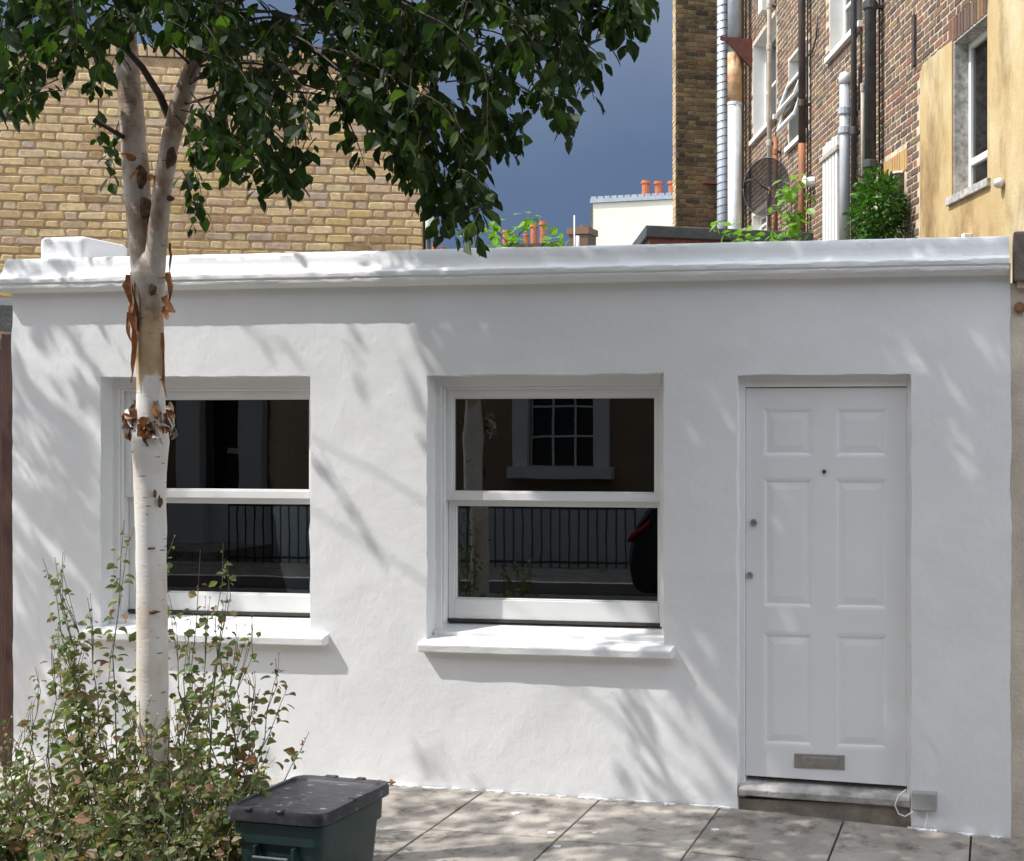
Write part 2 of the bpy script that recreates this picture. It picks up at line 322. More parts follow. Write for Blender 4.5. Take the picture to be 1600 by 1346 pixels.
def base_of(p):
    v = Vector(p.location)
    return v
def tag(o, label, cat, group=None):
    o['label'] = label; o['category'] = cat
    if group: o['group'] = group
    return o
def thing(name, label, cat, loc=(0, 0, 0), group=None):
    o = bpy.data.objects.new(name, None); o.empty_display_size = 0.2; col.objects.link(o); o.location = loc
    return tag(o, label, cat, group)
def struct(o): o['kind'] = 'structure'; return o
def stuff(o): o['kind'] = 'stuff'; return o
def wall_grid(name, m, u0, u1, z0, z1, holes, step, T, thick, parent, amp=0.0, jit=0.0, bevel=0.0, smooth=False):
    def marks(a, b, extra):
        s = {round(a, 4), round(b, 4)} | {round(e, 4) for e in extra if a < e < b}
        n = max(1, int((b-a)/step)); ext = list(s)
        for i in range(1, n):
            v = a+(b-a)*i/n
            if all(abs(v-q) > step*0.45 for q in ext): s.add(round(v, 4))
        return sorted(s)
    us = marks(u0, u1, [h[i] for h in holes for i in (0, 1)]); zs = marks(z0, z1, [h[i] for h in holes for i in (2, 3)])
    bm = bmesh.new(); vv = {}
    def vert(i, j):
        if (i, j) not in vv:
            u, z = us[i], zs[j]; q = Vector((u*3.1, z*3.1, 1.7)); q2 = Vector((u*0.9, z*0.9, 7.7))
            d = amp*(noise.noise(q)*0.45+noise.noise(q2)); 
            du = jit*(.7*noise.noise(Vector((u*6, z*6, 3)))+.5*noise.noise(Vector((u*19, z*19, 3)))); dz = jit*(.7*noise.noise(Vector((u*6, z*6, 9)))+.5*noise.noise(Vector((u*19, z*19, 9))))
            vv[(i, j)] = bm.verts.new((u+du, -d, z+dz))
        return vv[(i, j)]
    fs = []
    for i in range(len(us)-1):
        for j in range(len(zs)-1):
            uc, zc = (us[i]+us[i+1])/2, (zs[j]+zs[j+1])/2
            if any(h[0] < uc < h[1] and h[2] < zc < h[3] for h in holes): continue
            fs.append(bm.faces.new([vert(i, j), vert(i+1, j), vert(i+1, j+1), vert(i, j+1)]))
    r = bmesh.ops.extrude_face_region(bm, geom=fs)
    for g in r['geom']:
        if isinstance(g, bmesh.types.BMVert): g.co.y += thick
    # extrude leaves the original faces as the front skin
    for v in bm.verts: v.co = Vector(T(v.co.x, v.co.y, v.co.z))
    bmesh.ops.recalc_face_normals(bm, faces=bm.faces)
    me = bpy.data.meshes.new(name); bm.to_mesh(me); bm.free()
    return link(name, me, m, parent, smooth, bevel, 3)
IDT = lambda x, y, z: (x, y, z)
def brick_mesh(name, L, Hh, dep, jit, m):
    """old brick: irregular eight-point outline, chamfered front arris; local u, d(out), z"""
    h, w = Hh/2, L/2; c = min(h, w)*0.35
    base = [(-w+c, -h), (w-c, -h), (w, -h+c), (w, h-c), (w-c, h), (-w+c, h), (-w, h-c), (-w, -h+c)]
    base = [(a+rnd.uniform(-jit, jit), b+rnd.uniform(-jit, jit)*0.7) for a, b in base]
    r0 = [(a, -dep, b) for a, b in base]; r1 = [(a, -0.004, b) for a, b in base]
    r2 = [(a*(1-0.012/L*2), 0+rnd.uniform(-0.001, 0.001), b*(1-0.006/Hh*2)) for a, b in base]
    mb = MB(); mb.loft([r0, r1, r2], cap=False); n = len(mb.v); mb.f.append(tuple(range(n-8, n)))
    return mb
def brick_wall(parent, T3, u0, u1, z0, z1, skip, prio, m, course=0.075, gap=0.010, jit=0.006, limit=300, proud=0.008, name='brick'):
    """Flemish bond. T3(u,d,z)->world with d outward; individual bricks for the `limit` best by prio(u,z,len), rest one stuff part"""
    SL, HL = 0.225, 0.1125
    tm = {k: [brick_mesh(name, L-gap, course-gap, 0.03, jit, m) for _ in range(6)] for k, L in (('s', SL), ('h', HL))}
    meshes = {}
    for k in tm:
        for i, b in enumerate(tm[k]):
            me = bpy.data.meshes.new(name); me.from_pydata(b.v, [], b.f); me.update()
            bm = bmesh.new(); bm.from_mesh(me); bmesh.ops.recalc_face_normals(bm, faces=bm.faces); bm.to_mesh(me); bm.free()
            me.materials.append(M[m]); meshes[(k, i)] = me
    lst = []
    nz = int((z1-z0)/course)
    for j in range(nz):
        u = u0 - (0.0 if j % 2 else (SL+HL)/2) - rnd.uniform(0, .05); z = z0+(j+0.5)*course; q = 0
        while u < u1:
            k, L = (('s', SL), ('h', HL))[q % 2]; q += 1; c = u+L/2; u += L
            lo, hi = max(c-L/2, u0), min(c+L/2, u1)
            if hi-lo < .045: continue
            fu = (hi-lo-gap)/(L-gap); c = (lo+hi)/2
            if skip(c, z, L/2*fu): continue
            lst.append((prio(c, z, L*fu), c, z, k, rnd.randrange(6), rnd.uniform(-0.0025, 0.0025), rnd.uniform(-0.015, 0.015), fu))
    lst.sort(key=lambda t: -t[0])
    O = Vector(T3(0, 0, 0)); U = Vector(T3(1, 0, 0))-O; N = Vector(T3(0, 1, 0))-O; Z = Vector((0, 0, 1))
    bulk = MB()
    for n, (p, c, z, k, i, d, rot, fu) in enumerate(lst):
        P = Vector(T3(c, proud+d, z)); ca, sa = math.cos(rot*0.4), math.sin(rot*0.4)
        A = (U*ca+Z*sa)*fu; B = Z*ca-U*sa
        if n < limit and p > 0:
            o = bpy.data.objects.new(name, meshes[(k, i)]); col.objects.link(o)
            o.matrix_world = Matrix(((A.x, N.x, B.x, P.x), (A.y, N.y, B.y, P.y), (A.z, N.z, B.z, P.z), (0, 0, 0, 1)))
            setp(o, parent)
        else:
            b = tm[k][i]; bulk.add([P+A*v[0]+N*v[1]+B*v[2] for v in b.v], b.f)
    if bulk.f: stuff(bulk.build('brickwork', m, parent))
LEAF = [(0, 0, 0), (.22, .20, .05), (.22, -.20, .05), (.5, .30, .06), (.5, -.30, .06), (.78, .17, .03), (.78, -.17, .03), (1, 0, -.06), (.25, 0, 0), (.6, 0, 0)]
LEAFF = [(0, 8, 1), (0, 2, 8), (1, 8, 9, 3), (8, 2, 4, 9), (3, 9, 5), (9, 4, 6), (5, 9, 7), (9, 6, 7)]
def leaf_frame(d, roll):
    d = d.normalized(); s = d.cross(Vector((0, 0, 1)))
    if s.length < 0.05: s = Vector((1, 0, 0))
    s.normalize(); n = s.cross(d); c, q = math.cos(roll), math.sin(roll)
    return d, s*c+n*q, n*c-s*q
def add_leaf(mb, p, d, L, roll, wid=1.0, curl=1.0):
    a, b, c = leaf_frame(d, roll)
    mb.add([p+a*(v[0]*L)+b*(v[1]*L*wid)+c*(v[2]*L*curl) for v in LEAF], LEAFF)
# ================================================================ SETTING
def gz(x):
    pts = [(-60, .05), (-3.6, .02), (-3, .013), (-1.24, -.022), (0.05, -.105), (3, -.25), (60, -.6)]
    for (a, za), (b, zb) in zip(pts, pts[1:]):
        if x <= b: return za+(zb-za)*(x-a)/(b-a)
    return -.6
mb = MB(); mb.add([(-400, -400, -.9), (400, -400, -.9), (400, 400, -.9), (-400, 400, -.9)], [(0, 1, 2, 3)])
struct(mb.build('ground', 'ground'))
def strip(name, y0, y1, dz, m, xs=(-40, -8, -6, -5, -4, -3.6, -3, -2, -1.24, -.6, .05, 1, 3, 40), th=0.3):
    b = MB(); rings = [[(x, y0, gz(x)+dz-th), (x, y1, gz(x)+dz-th), (x, y1, gz(x)+dz), (x, y0, gz(x)+dz)] for x in xs]
    b.loft(rings); return struct(b.build(name, m))
pav = strip('pavement', -1.95, 0.012, -0.028, 'bed')
strip('road', -7.4, -2.09, -0.13, 'asphalt')
strip('opposite_pavement', -9.1, -7.52, -0.02, 'slab')
for y0, y1, nm in ((-2.09, -1.95, 'kerb'), (-7.52, -7.4, 'opposite_kerb')): strip(nm, y0, y1, 0.0, 'kerb', th=0.25)
for c in range(-16, 4):
    for r in range(3):
        x0 = -0.72+0.597*c+0.003; x1 = x0+0.588
        ya, yb = -0.008-0.6*r, -0.008-0.6*(r+1)+0.009; j = 0.03*math.sin(c*2.1+r)
        if r: ya += j
        if r < 2: yb += 0.03*math.sin(c*2.1+r+1)
        if c in (-6, -5, -4) and r == 2: continue      # tree pit
        t = rnd.uniform(-.003, .003); b = MB(); e = [rnd.uniform(-.002, .002) for _ in range(4)]
        top = [(x0, yb, gz(x0)+t+e[0]), (x1, yb, gz(x1)+t+e[1]), (x1, ya, gz(x1)+t+e[2]), (x0, ya, gz(x0)+t+e[3])]
        b.loft([[(p[0], p[1], p[2]-.05) for p in top], top])
        o = b.build('paving_slab', 'slab', pav, bevel=0.003)
mb = MB(); nx = 14
for i in range(nx+1):
    for j in range(7):
        x = -4.31+1.8*i/nx; y = -1.92+0.70*j/6
        mb.v.append((x, y, gz(x)+0.012+0.022*noise.noise(Vector((x*6, y*6, 0)))))
for i in range(nx):
    for j in range(6): mb.f.append((i*7+j, (i+1)*7+j, (i+1)*7+j+1, i*7+j+1))
struct(mb.build('tree_pit_soil', 'soil', smooth=True))
# ================================================================ WHITE HOUSE
XL, XR = -5.128, 0.056
house = thing('white_house', 'low white rendered house with two sash windows and a panelled front door', 'house', (-2.5, 1.5, 0))
W1 = (-4.611, -3.439); W2 = (-2.812, -1.599); DX = (-1.236, -0.405)
holes = [(W1[0], W1[1], 0.70, 2.062), (W2[0], W2[1], 0.70, 2.060), (DX[0], DX[1], -0.5, 2.05)]
wall_grid('front_wall', 'render', XL, XR, -0.5, 2.56, holes, 0.055, IDT, 0.24, house, amp=0.007, jit=0.009, bevel=0.012, smooth=False)
fw = bpy.data.objects['front_wall']
for p in fw.data.polygons: p.use_smooth = True
try: fw.data.set_sharp_from_angle(angle=math.radians(50))
except Exception: pass
# parapet with moulded cornice, mitred at the free end
prof = [(.20, 2.684), (.0, 2.686), (-.016, 2.682), (-.024, 2.668), (-.027, 2.64), (-.033, 2.61), (-.043, 2.592), (-.058, 2.580), (-.072, 2.574), (-.075, 2.566), (-.074, 2.551), (-.067, 2.546), (-.066, 2.541), (-.070, 2.536), (-.068, 2.525), (-.060, 2.517), (-.045, 2.511), (-.02, 2.506), (.03, 2.503)]
def cj(x, i): return 0.0018*noise.noise(Vector((x*4, i*0.6, 2)))+0.0018*noise.noise(Vector((x*17, i*1.3, 5)))+(0.0022*noise.noise(Vector((x*45, i*2.3, 8))) if 7 < i < 16 else .0006*noise.noise(Vector((x*45, i*2.3, 8))))
rings = [[(XL+min(y, 0.0), .20, z) for y, z in prof], [(XL+min(y, 0.0), max(y, -.9) if y < 0 else y, z) for y, z in prof]]
x = XL+0.03
while x < XR+0.01:
    rings.append([(x, y+cj(x, i), z+cj(x+50, i)*1.2+(0.003*noise.noise(Vector((x*1.3, 0, 0))) if i < 6 else 0)) for i, (y, z) in enumerate(prof)]); x += 0.022
mb = MB(); mb.loft(rings, cap=False, closed=False)
mb.f.append(tuple(range(len(mb.v)-len(prof), len(mb.v))))
o = mb.build('cornice', 'render', house, smooth=True)
try: o.data.set_sharp_from_angle(angle=math.radians(28))
except Exception: pass
MB().box(XL+.004, XR-.004, .205, .42, 2.3, 2.676).build('parapet_back', 'render', house, bevel=.01)
MB().box(XL+.01, XR-.01, .25, 3.0, 2.36, 2.46).build('roof', 'roof', house)
b = MB(); b.box(XL+.004, XL+.2, .243, 3.0, -.5, 2.355); b.box(XR-.2, XR-.004, .243, 3.0, -.5, 2.355); b.box(XL+.2, XR-.2, 2.8, 3.0, -.5, 2.355)
b.build('rear_walls', 'render', house)
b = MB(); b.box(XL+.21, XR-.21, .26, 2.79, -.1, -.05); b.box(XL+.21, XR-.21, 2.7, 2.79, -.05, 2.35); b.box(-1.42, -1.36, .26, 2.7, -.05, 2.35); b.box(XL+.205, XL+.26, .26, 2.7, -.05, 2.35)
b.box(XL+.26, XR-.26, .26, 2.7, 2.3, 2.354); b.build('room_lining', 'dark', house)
# rounded stub of a flue behind the parapet
p0, p1 = W(69, 372, .1), W(140, 372, .1)
MB().box(p0.x, p1.x,   .06, .40, 2.60, p0.z).build('flue_stub', 'render', house, bevel=.03, seg=4)
# a patched crack of thicker filler above the windows and drips along the base
for pts in ([(482, 590), (500, 560), (512, 530), (545, 512), (590, 508)],):
    pass
def sash_window(xa, xb, dz, sillx):
    za = 0.72+dz
    b = MB(); y0, y1 = .085, .21
    b.box(xa-.02, xa+.034, y0, y1, za, 2.075); b.box(xb-.034, xb+.02, y0, y1, za, 2.075); b.box(xa+.034, xb-.034, y0, y1, 2.005, 2.075)
    b.box(xa+.034, xa+.046, y0+.012, y0+.03, za+.1, 2.005); b.box(xb-.046, xb-.034, y0+.012, y0+.03, za+.1, 2.005); b.box(xa+.046, xb-.046, y0+.012, y0+.03, 1.993, 2.005)
    win = b.build('window', 'gloss', house, bevel=.004)
    def sash(nm, y0, y1, z0, z1, bot, top, st):
        b = MB(); l, r = xa+.036, xb-.036
        b.box(l, l+st, y0, y1, z0, z1); b.box(r-st, r, y0, y1, z0, z1); b.box(l+st, r-st, y0, y1, z0, z0+bot); b.box(l+st, r-st, y0, y1, z1-top, z1)
        q = .008                                            # putty bevel
        for (a0, a1, c0, c1) in ((l+st, l+st+q, z0+bot, z1-top), (r-st-q, r-st, z0+bot, z1-top), (l+st+q, r-st-q, z0+bot, z0+bot+q), (l+st+q, r-st-q, z1-top-q, z1-top)):
            b.box(a0, a1, y0+.007, y1-.005, c0, c1)
        b.build(nm, 'gloss', win, bevel=.003)
        ym = (y0+y1)/2+.004
        pb = MB().box(l+st-.004, r-st+.004, ym-.002, ym+.002, z0+bot-.004, z1-top+.004); pb.build('pane', 'glass', win)
    sash('upper_sash', .118, .152, 1.432, 2.003, .040, .050, .040)
    sash('lower_sash', .158, .194, .826+dz*.5, 1.448, .10-dz*.5, .040, .034)
    MB().box(xa+.036, xb-.036, .15, .20, .812+dz*.5, .8245+dz*.5).build('gap_shade_strip', 'gap_shade', win)  # dark strip painted in for the shade of the gap under the sash
    b = MB()
    b.loft([[(x, .060, .752+dz), (x, .060, .775+dz), (x, .205, .812+dz*.5), (x, .205, .752+dz)] for x in (xa+.003, xb-.003)])
    b.build('timber_sill', 'gloss', win, bevel=.004)
    b = MB(); n = 14; rr = []
    for i in range(n+1):
        x = sillx[0]+(sillx[1]-sillx[0])*i/n; w = lambda k: .0035*noise.noise(Vector((x*7, k, dz*90)))
        rr.append([(x, -.052+w(1), .690+dz+w(2)), (x, -.056+w(3), .728+dz+w(4)), (x, -.048+w(5), .738+dz+w(6)), (x, .0, .747+dz), (x, .10, .760+dz), (x, .10, .690+dz)])
    b.loft(rr); o = b.build('masonry_sill', 'render', win, bevel=.006)
    return win
sash_window(W1[0], W1[1], 0.016, (-4.70, -3.337))
sash_window(W2[0], W2[1], 0.0, (-2.838, -1.545))
# little catches on the meeting rails
for xa, xb in (W1, W2):
    c = (xa+xb)/2; MB().box(c-.02, c+.02, .128, .15, 1.449, 1.462).build('sash_catch', 'steel', house, bevel=.004)
# --- front door
dl, dr, yf = W(1166, 800, .07).x, W(1417, 800, .07).x, .065
zl, zr = W(1163, 1211, .07).z, W(1413, 1228, .07).z
b = MB()
b.box(DX[0]-.02, dl-.002, .05, .16, -.1, 2.07); b.box(dr+.002, DX[1]+.02, .05, .16, -.1, 2.07); b.box(dl-.002, dr+.002, .05, .16, 1.994, 2.07)
b.build('door_frame', 'gloss', house, bevel=.004)
zt = 1.990
def zb(x): return zl+(zr-zl)*(x-dl)/(dr-dl)
cols_px = [(1190, 1272), (1303, 1388)]; rows_px = [(636, 716), (746, 953), (989, 1170)]
pan = []
for (a, c) in cols_px:
    for (t, bt) in rows_px: pan.append((W(a, 800, yf).x, W(c, 800, yf).x, W(1290, bt, yf).z, W(1290, t, yf).z))
xs_ = [dl, pan[0][0], pan[0][1], pan[3][0], pan[3][1], dr]
rz = sorted({(p[2], p[3]) for p in pan})
b = MB()
def prism(x0, x1, z0a, z0b, z1):    # rail with sloping lower edge
    b.add([(x0, yf, z0a), (x1, yf, z0b), (x1, yf, z1), (x0, yf, z1), (x0, yf+.045, z0a), (x1, yf+.045, z0b), (x1, yf+.045, z1), (x0, yf+.045, z1)], [(0, 1, 2, 3), (7, 6, 5, 4), (0, 4, 5, 1), (1, 5, 6, 2), (2, 6, 7, 3), (3, 7, 4, 0)])
for i in (0, 2, 4): prism(xs_[i], xs_[i+1], zb(xs_[i]), zb(xs_[i+1]), zt)
for i in (1, 3):
    prism(xs_[i], xs_[i+1], zb(xs_[i]), zb(xs_[i+1]), rz[0][0]); prism(xs_[i], xs_[i+1], rz[0][1], rz[0][1], rz[1][0]); prism(xs_[i], xs_[i+1], rz[1][1], rz[1][1], rz[2][0]); prism(xs_[i], xs_[i+1], rz[2][1], rz[2][1], zt)
door = b.build('door', 'doorpaint', house)
for (x0, x1, z0, z1) in pan:
    b = MB(); R = lambda q, y: [(x0+q, y, z0+q), (x1-q, y, z0+q), (x1-q, y, z1-q), (x0+q, y, z1-q)]
    b.loft([R(0, yf+.030), R(-.0, yf+.001), R(.006, yf+.001), R(.016, yf+.003), R(.024, yf+.007), R(.032, yf+.007), R(.060, yf+.003)], cap=False); n = len(b.v); b.f.append((n-4, n-3, n-2, n-1))
    b.build('panel', 'doorpaint', door)
def disc(name, px, py, r, m, y=yf, th=.012, dome=.4):
    p = W(px, py, y); b = MB(); b.loft([[(p.x+math.cos(q)*rr, y-t, p.z+math.sin(q)*rr) for q in [k*math.pi/10 for k in range(20)]] for rr, t in ((r, -.004), (r, th*.6), (r*.82, th), (r*dome, th*1.15))])
    return b.build(name, m, door, smooth=False)
disc('peephole', 1288, 737, .010, 'darksteel', dome=.5)
disc('lock', 1178, 817, .018, 'steel', dome=.3); disc('lock', 1172, 899, .017, 'steel', dome=.3)
a, c = W(1241, 1177, yf), W(1320, 1203, yf)
b = MB(); b.box(a.x, c.x, yf-.006, yf+.002, c.z, a.z); lp = b.build('letter_plate', 'steel', door, bevel=.003)
w_, h_ = c.x-a.x, a.z-c.z
MB().box(a.x+w_*.14, c.x-w_*.14, yf-.011, yf-.005, c.z+h_*.22, a.z-h_*.2).build('letter_flap', 'steel', door, bevel=.004)
# threshold and riser
b = MB(); n = 12; rr = []
for i in range(n+1):
    x = DX[0]+.004+(DX[1]-DX[0]-.008)*i/n; z = zb(x); w = lambda k: .004*noise.noise(Vector((x*11, k, 3)))
    rr.append([(x, .005+w(1), z-.082+w(2)), (x, .0+w(3), z-.05+w(4)), (x, .012+w(1), z-.036+w(5)), (x, .20, z-.012), (x, .20, z-.082)])
b.loft(rr); b.build('threshold', 'step', house, bevel=.004)
MB().box(DX[0]-.01, DX[1]+.01, .03, .2, -.4, min(zl, zr)-.084).build('riser', 'riser', house)
# meter box and loose cable by the door
a, c = W(1425, 1238, -.03), W(1464, 1268, -.03)
jb = MB().box(a.x, c.x, -.04, .004, c.z, a.z).build('junction_box', 'greybox', house, bevel=.006)
def P(px, py, Y): return W(px, py, Y)
MB().tube([P(1416, 1234, .02), P(1404, 1243, -.015), P(1398, 1258, -.025), P(1404, 1272, -.025), P(1414, 1276, -.022), P(1425, 1270, -.022), P(1431, 1264, -.012)], .0035, 6).build('cable', 'white', house, smooth=True)
MB().tube([P(1447, 1266, -.02), P(1449, 1280, -.018), P(1446, 1297, -.016)], .005, 6).build('cable', 'white', house, smooth=True)
# ================================================================ NEIGHBOURS EITHER SIDE
nb = thing('beige_house', 'beige weathered rendered wall butting against the right end of the white house', 'house', (1.5, .3, -.2))
MB().box(XR-.02, 3.2, .012, .3, -.6, 2.47).build('wall', 'beige', nb, bevel=.006)
MB().box(XR+.012, 3.25, -.05, .35, 2.472, 2.70).build('coping', mat('brown_grey_stone', (.13, .10, .085), .9, .35, 9, 60, .5, c2=(.24, .20, .17)), nb, bevel=.012)
MB().box(XR+.03, 3.22, -.02, .3, 2.442, 2.4725).build('drip_mould', 'beige', nb, bevel=.004)
p = W(1593, 481, 0); b = MB(); b.loft([[(p.x+math.cos(q)*r, .014-t, p.z+math.sin(q)*r) for q in [k*math.pi/9 for k in range(18)]] for r, t in ((.026, 0), (.026, .02), (.018, .03), (.006, .032))]); b.build('pipe_cap', 'debris', nb, smooth=True)
gate = thing('timber_gate', 'red brown stained timber gate beside the left end of the white house', 'gate', (-5.6, .1, 0))
xx = XL-.012
MB().box(xx-.085, xx, .03, .13, -.1, 2.30).build('post', 'timber', gate, bevel=.006)
for i in range(8): MB().box(xx-.092-.118*(i+1)+.004, xx-.092-.118*i-.004, .075, .10, 0.05, 2.22+.004*(i % 3)).build('plank', 'timber', gate, bevel=.004)
b = MB(); b.box(xx-1.03, xx-.09, .101, .14, .3, .42); b.box(xx-1.03, xx-.09, .101, .14, 1.75, 1.87); b.build('rail', 'timber', gate)
bs = thing('felt_roof_shed', 'shed with black felt roof edge above the timber gate', 'shed', (-6.2, 1.2, 0))
b = MB(); b.add([W(-120, 470, .16), W(20, 478, .16), W(20, 520, .16), W(-120, 505, .16), W(-120, 462, 1.6), W(24, 466, 1.6), W(24, 500, 1.6), W(-120, 490, 1.6)], [(0, 1, 2, 3), (4, 7, 6, 5), (0, 4, 5, 1), (3, 2, 6, 7), (1, 5, 6, 2), (0, 3, 7, 4)])
b.build('roof', 'coping', bs)
MB().box(-6.4, -5.17, .2, 1.5, 0, 2.28).build('wall', 'mortar_brown', bs)
# ================================================================ YELLOW BRICK HOUSE (left, behind)
LO = S(330, 10.6); LA = math.radians(16.5); LU = Vector((math.cos(LA), math.sin(LA), 0)); LN = Vector((math.sin(LA), -math.cos(LA), 0))
def LT(u, d, z): return LO+LU*u+LN*d+Vector((0, 0, z-LO.z))
def LW(px, py):
    p = plane(px, py, LO, LN); return (p-LO).dot(LU), p.z
u1 = LW(661, 330)[0]; u0 = LW(-140, 330)[0]; zt = LW(300, 66)[1]; zbm = LW(300, 425)[1]-.55
nc = int((zt-.11-zbm)/.075); ztop = zbm+nc*.075
yb_ = thing('yellow_brick_house', 'yellow stock brick house wall rising behind the white parapet', 'house', tuple(LT((u0+u1)/2, -1, 0)))
b = MB(); b.box(u0, u1-.003, -.3, 0, -.5, ztop, lambda u, d, z: LT(u, d, z)); b.build('wall', 'mortar_brown', yb_)
def lprio(u, z, L):
    q = proj(LT(u, 0, z))
    if not (-5 < q[0] < 665 and 70 < q[1] < 395): return -1
    return L*10+(q[1]-70)/400
brick_wall(yb_, LT, u0, u1, zbm, ztop, lambda u, z, h: False, lprio, 'stock', jit=.008, gap=.013, proud=.004)
u = u0
while u < u1-.03:                                   # brick-on-edge coping
    w = .075; b = MB(); j = rnd.uniform(-.006, .006)
    b.box(u+.006, u+w-.006, -.2, .016+j, ztop+.008, ztop+.115+j, lambda u, d, z: LT(u, d, z))
    b.build('coping_brick', 'stock', yb_, bevel=.006); u += w
b = MB(); p = LT(u1+.03, -.05, 0); b.tube([(p.x, p.y, .2), (p.x, p.y, LW(668, 300)[1])], .03, 8); b.build('downpipe', 'blackiron', yb_, smooth=True)
a = plane(671, 346, LT(u1+.1, 0, 0), LN); b = MB()
b.loft([[a+LU*(math.cos(q)*r)+LN*(math.sin(q)*r)+Vector((0, 0, z)) for q in [k*math.pi/5 for k in range(10)]] for r, z in ((.02, -.13), (.035, -.11), (.035, .1), (.02, .13))]); b.build('wall_lamp', 'white', yb_, smooth=True)
# ================================================================ TALL BROWN BRICK HOUSE (right, behind)
R0 = S(1600, 7780/825); RA = math.radians(23.3); RU = Vector((-math.sin(RA), math.cos(RA), 0)); RN = Vector((-math.cos(RA), -math.sin(RA), 0))
def RT(u, d, z): return Vector((R0.x, R0.y, z))+RU*u+RN*d
def RW(px, py):
    p = plane(px, py, R0, RN); return (p-R0).dot(RU), p.z
tall = thing('brown_brick_house', 'tall brown brick house side with pipes ducts and an ochre rendered corner', 'house', tuple(RT(5, -2, 0)))
uend = RW(1163, 300)[0]; ubeg = -1.6; ztall = 10.2
def hole(pf, pn, ptop, pbot, px_top=None, px_bot=None):
    uf = RW(pf, 300)[0]; un = RW(pn, 300)[0]; return (un, uf, RW(px_bot or pf, pbot)[1], RW(px_top or pf, ptop)[1])
HA = hole(1177, 1213, 72, 221); HB = hole(1233, 1262, 95, 231); HC = hole(1297, 1346, -60, 90); HD = hole(1176, 1198, 338, 372)
HF = hole(1491, 1547, 66, 309); HG = hole(1379, 1413, 290, 420)
HL = [HA, HB, HC, HD, HF, HG]
RTd = lambda u, y, z: RT(u, -y, z)
wall_grid('wall', 'mortar_pale', ubeg, uend+.4, -.5, ztall, HL, 3.0, RTd, .30, tall)
ren_u = RW(1441, 200)[0]                             # left edge of the ochre render
def ren_top(u):                                      # rising edge of the render patch
    pts = [(1441, 112), (1446, 100), (1470, 80), (1491, 64), (1492, 66), (1546, 24), (1548, 12), (1552, -40), (1600, -160)]
    q = [RW(a, c) for a, c in pts]
    for (ua, za), (ub, zb2) in zip(q, q[1:]):
        if ub <= u <= ua: return zb2+(za-zb2)*(u-ub)/(ua-ub+1e-9)
    return q[-1][1] if u < q[-1][0] else -1
def rskip(u, z, h):
    for a in HL:
        if a[0]-h < u < a[1]+h and a[2]-.03 < z < a[3]+.03: return True
    if HF[0]-.1 < u < HF[1]+.1 and HF[3] <= z < HF[3]+.24: return True      # soldier lintels
    if HG[0]-.12 < u < HG[1]+.12 and HG[3] <= z < HG[3]+.24: return True
    if u-h < ren_u-.01 and z < ren_top(min(u, ren_u))-.03: return True
    return False
def rprio(u, z, L):
    q = proj(RT(u, 0, z))
    if not (1150 < q[0] < 1600 and -8 < q[1] < 385): return -1
    return L/0.225*(-RN).dot(RT(u, 0, z)-CAM)/((RT(u, 0, z)-CAM).length)**2*20
brick_wall(tall, RT, ubeg, uend, 2.25, ztall, rskip, rprio, 'brown', jit=.004, gap=.0115, proud=.005)
for hh, m in ((HF, 'brown'), (HG, 'orange')):
    u = hh[0]-.10
    while u < hh[1]+.08:
        MB().box(u+.006, u+.066, -.03, .009+rnd.uniform(-.002, .002), hh[3]+.004, hh[3]+.222, RT).build('lintel_brick', m, tall, bevel=.004); u += .075
# ochre render skin with the window cut out
bm = bmesh.new(); us = []
u = ubeg
while u < ren_u: us.append(u); u += .06
us.append(ren_u); us = sorted(set(us+[HF[0], HF[1]])); zg = [2.0]
b = MB()
for ua, ub in zip(us, us[1:]):
    ta, tb = ren_top(ua), ren_top(ub)
    if HF[0]-1e-6 <= ua and ub <= HF[1]+1e-6: segs = [((2.0, 2.0), (HF[2], HF[2]))]
    else: segs = [((2.0, 2.0), (ta, tb))]
    for (za, zb3), (zc, zd) in segs:
        j = .02*noise.noise(Vector((ua*8, 0, 0))) if zc != HF[2] else 0; j2 = .02*noise.noise(Vector((ub*8, 0, 0))) if zc != HF[2] else 0
        zc += j; zd += j2
        pts = [(ua, za), (ub, zb3), (ub, zd), (ua, zc)]
        b.add([RT(u, .024, z) for u, z in pts]+[RT(u, -.001, z) for u, z in pts], [(0, 1, 2, 3), (7, 6, 5, 4), (0, 4, 5, 1), (1, 5, 6, 2), (2, 6, 7, 3), (3, 7, 4, 0)])
bm.free()
b.build('ochre_render', 'ochre', tall)['label'] = 'stained ochre render patch'
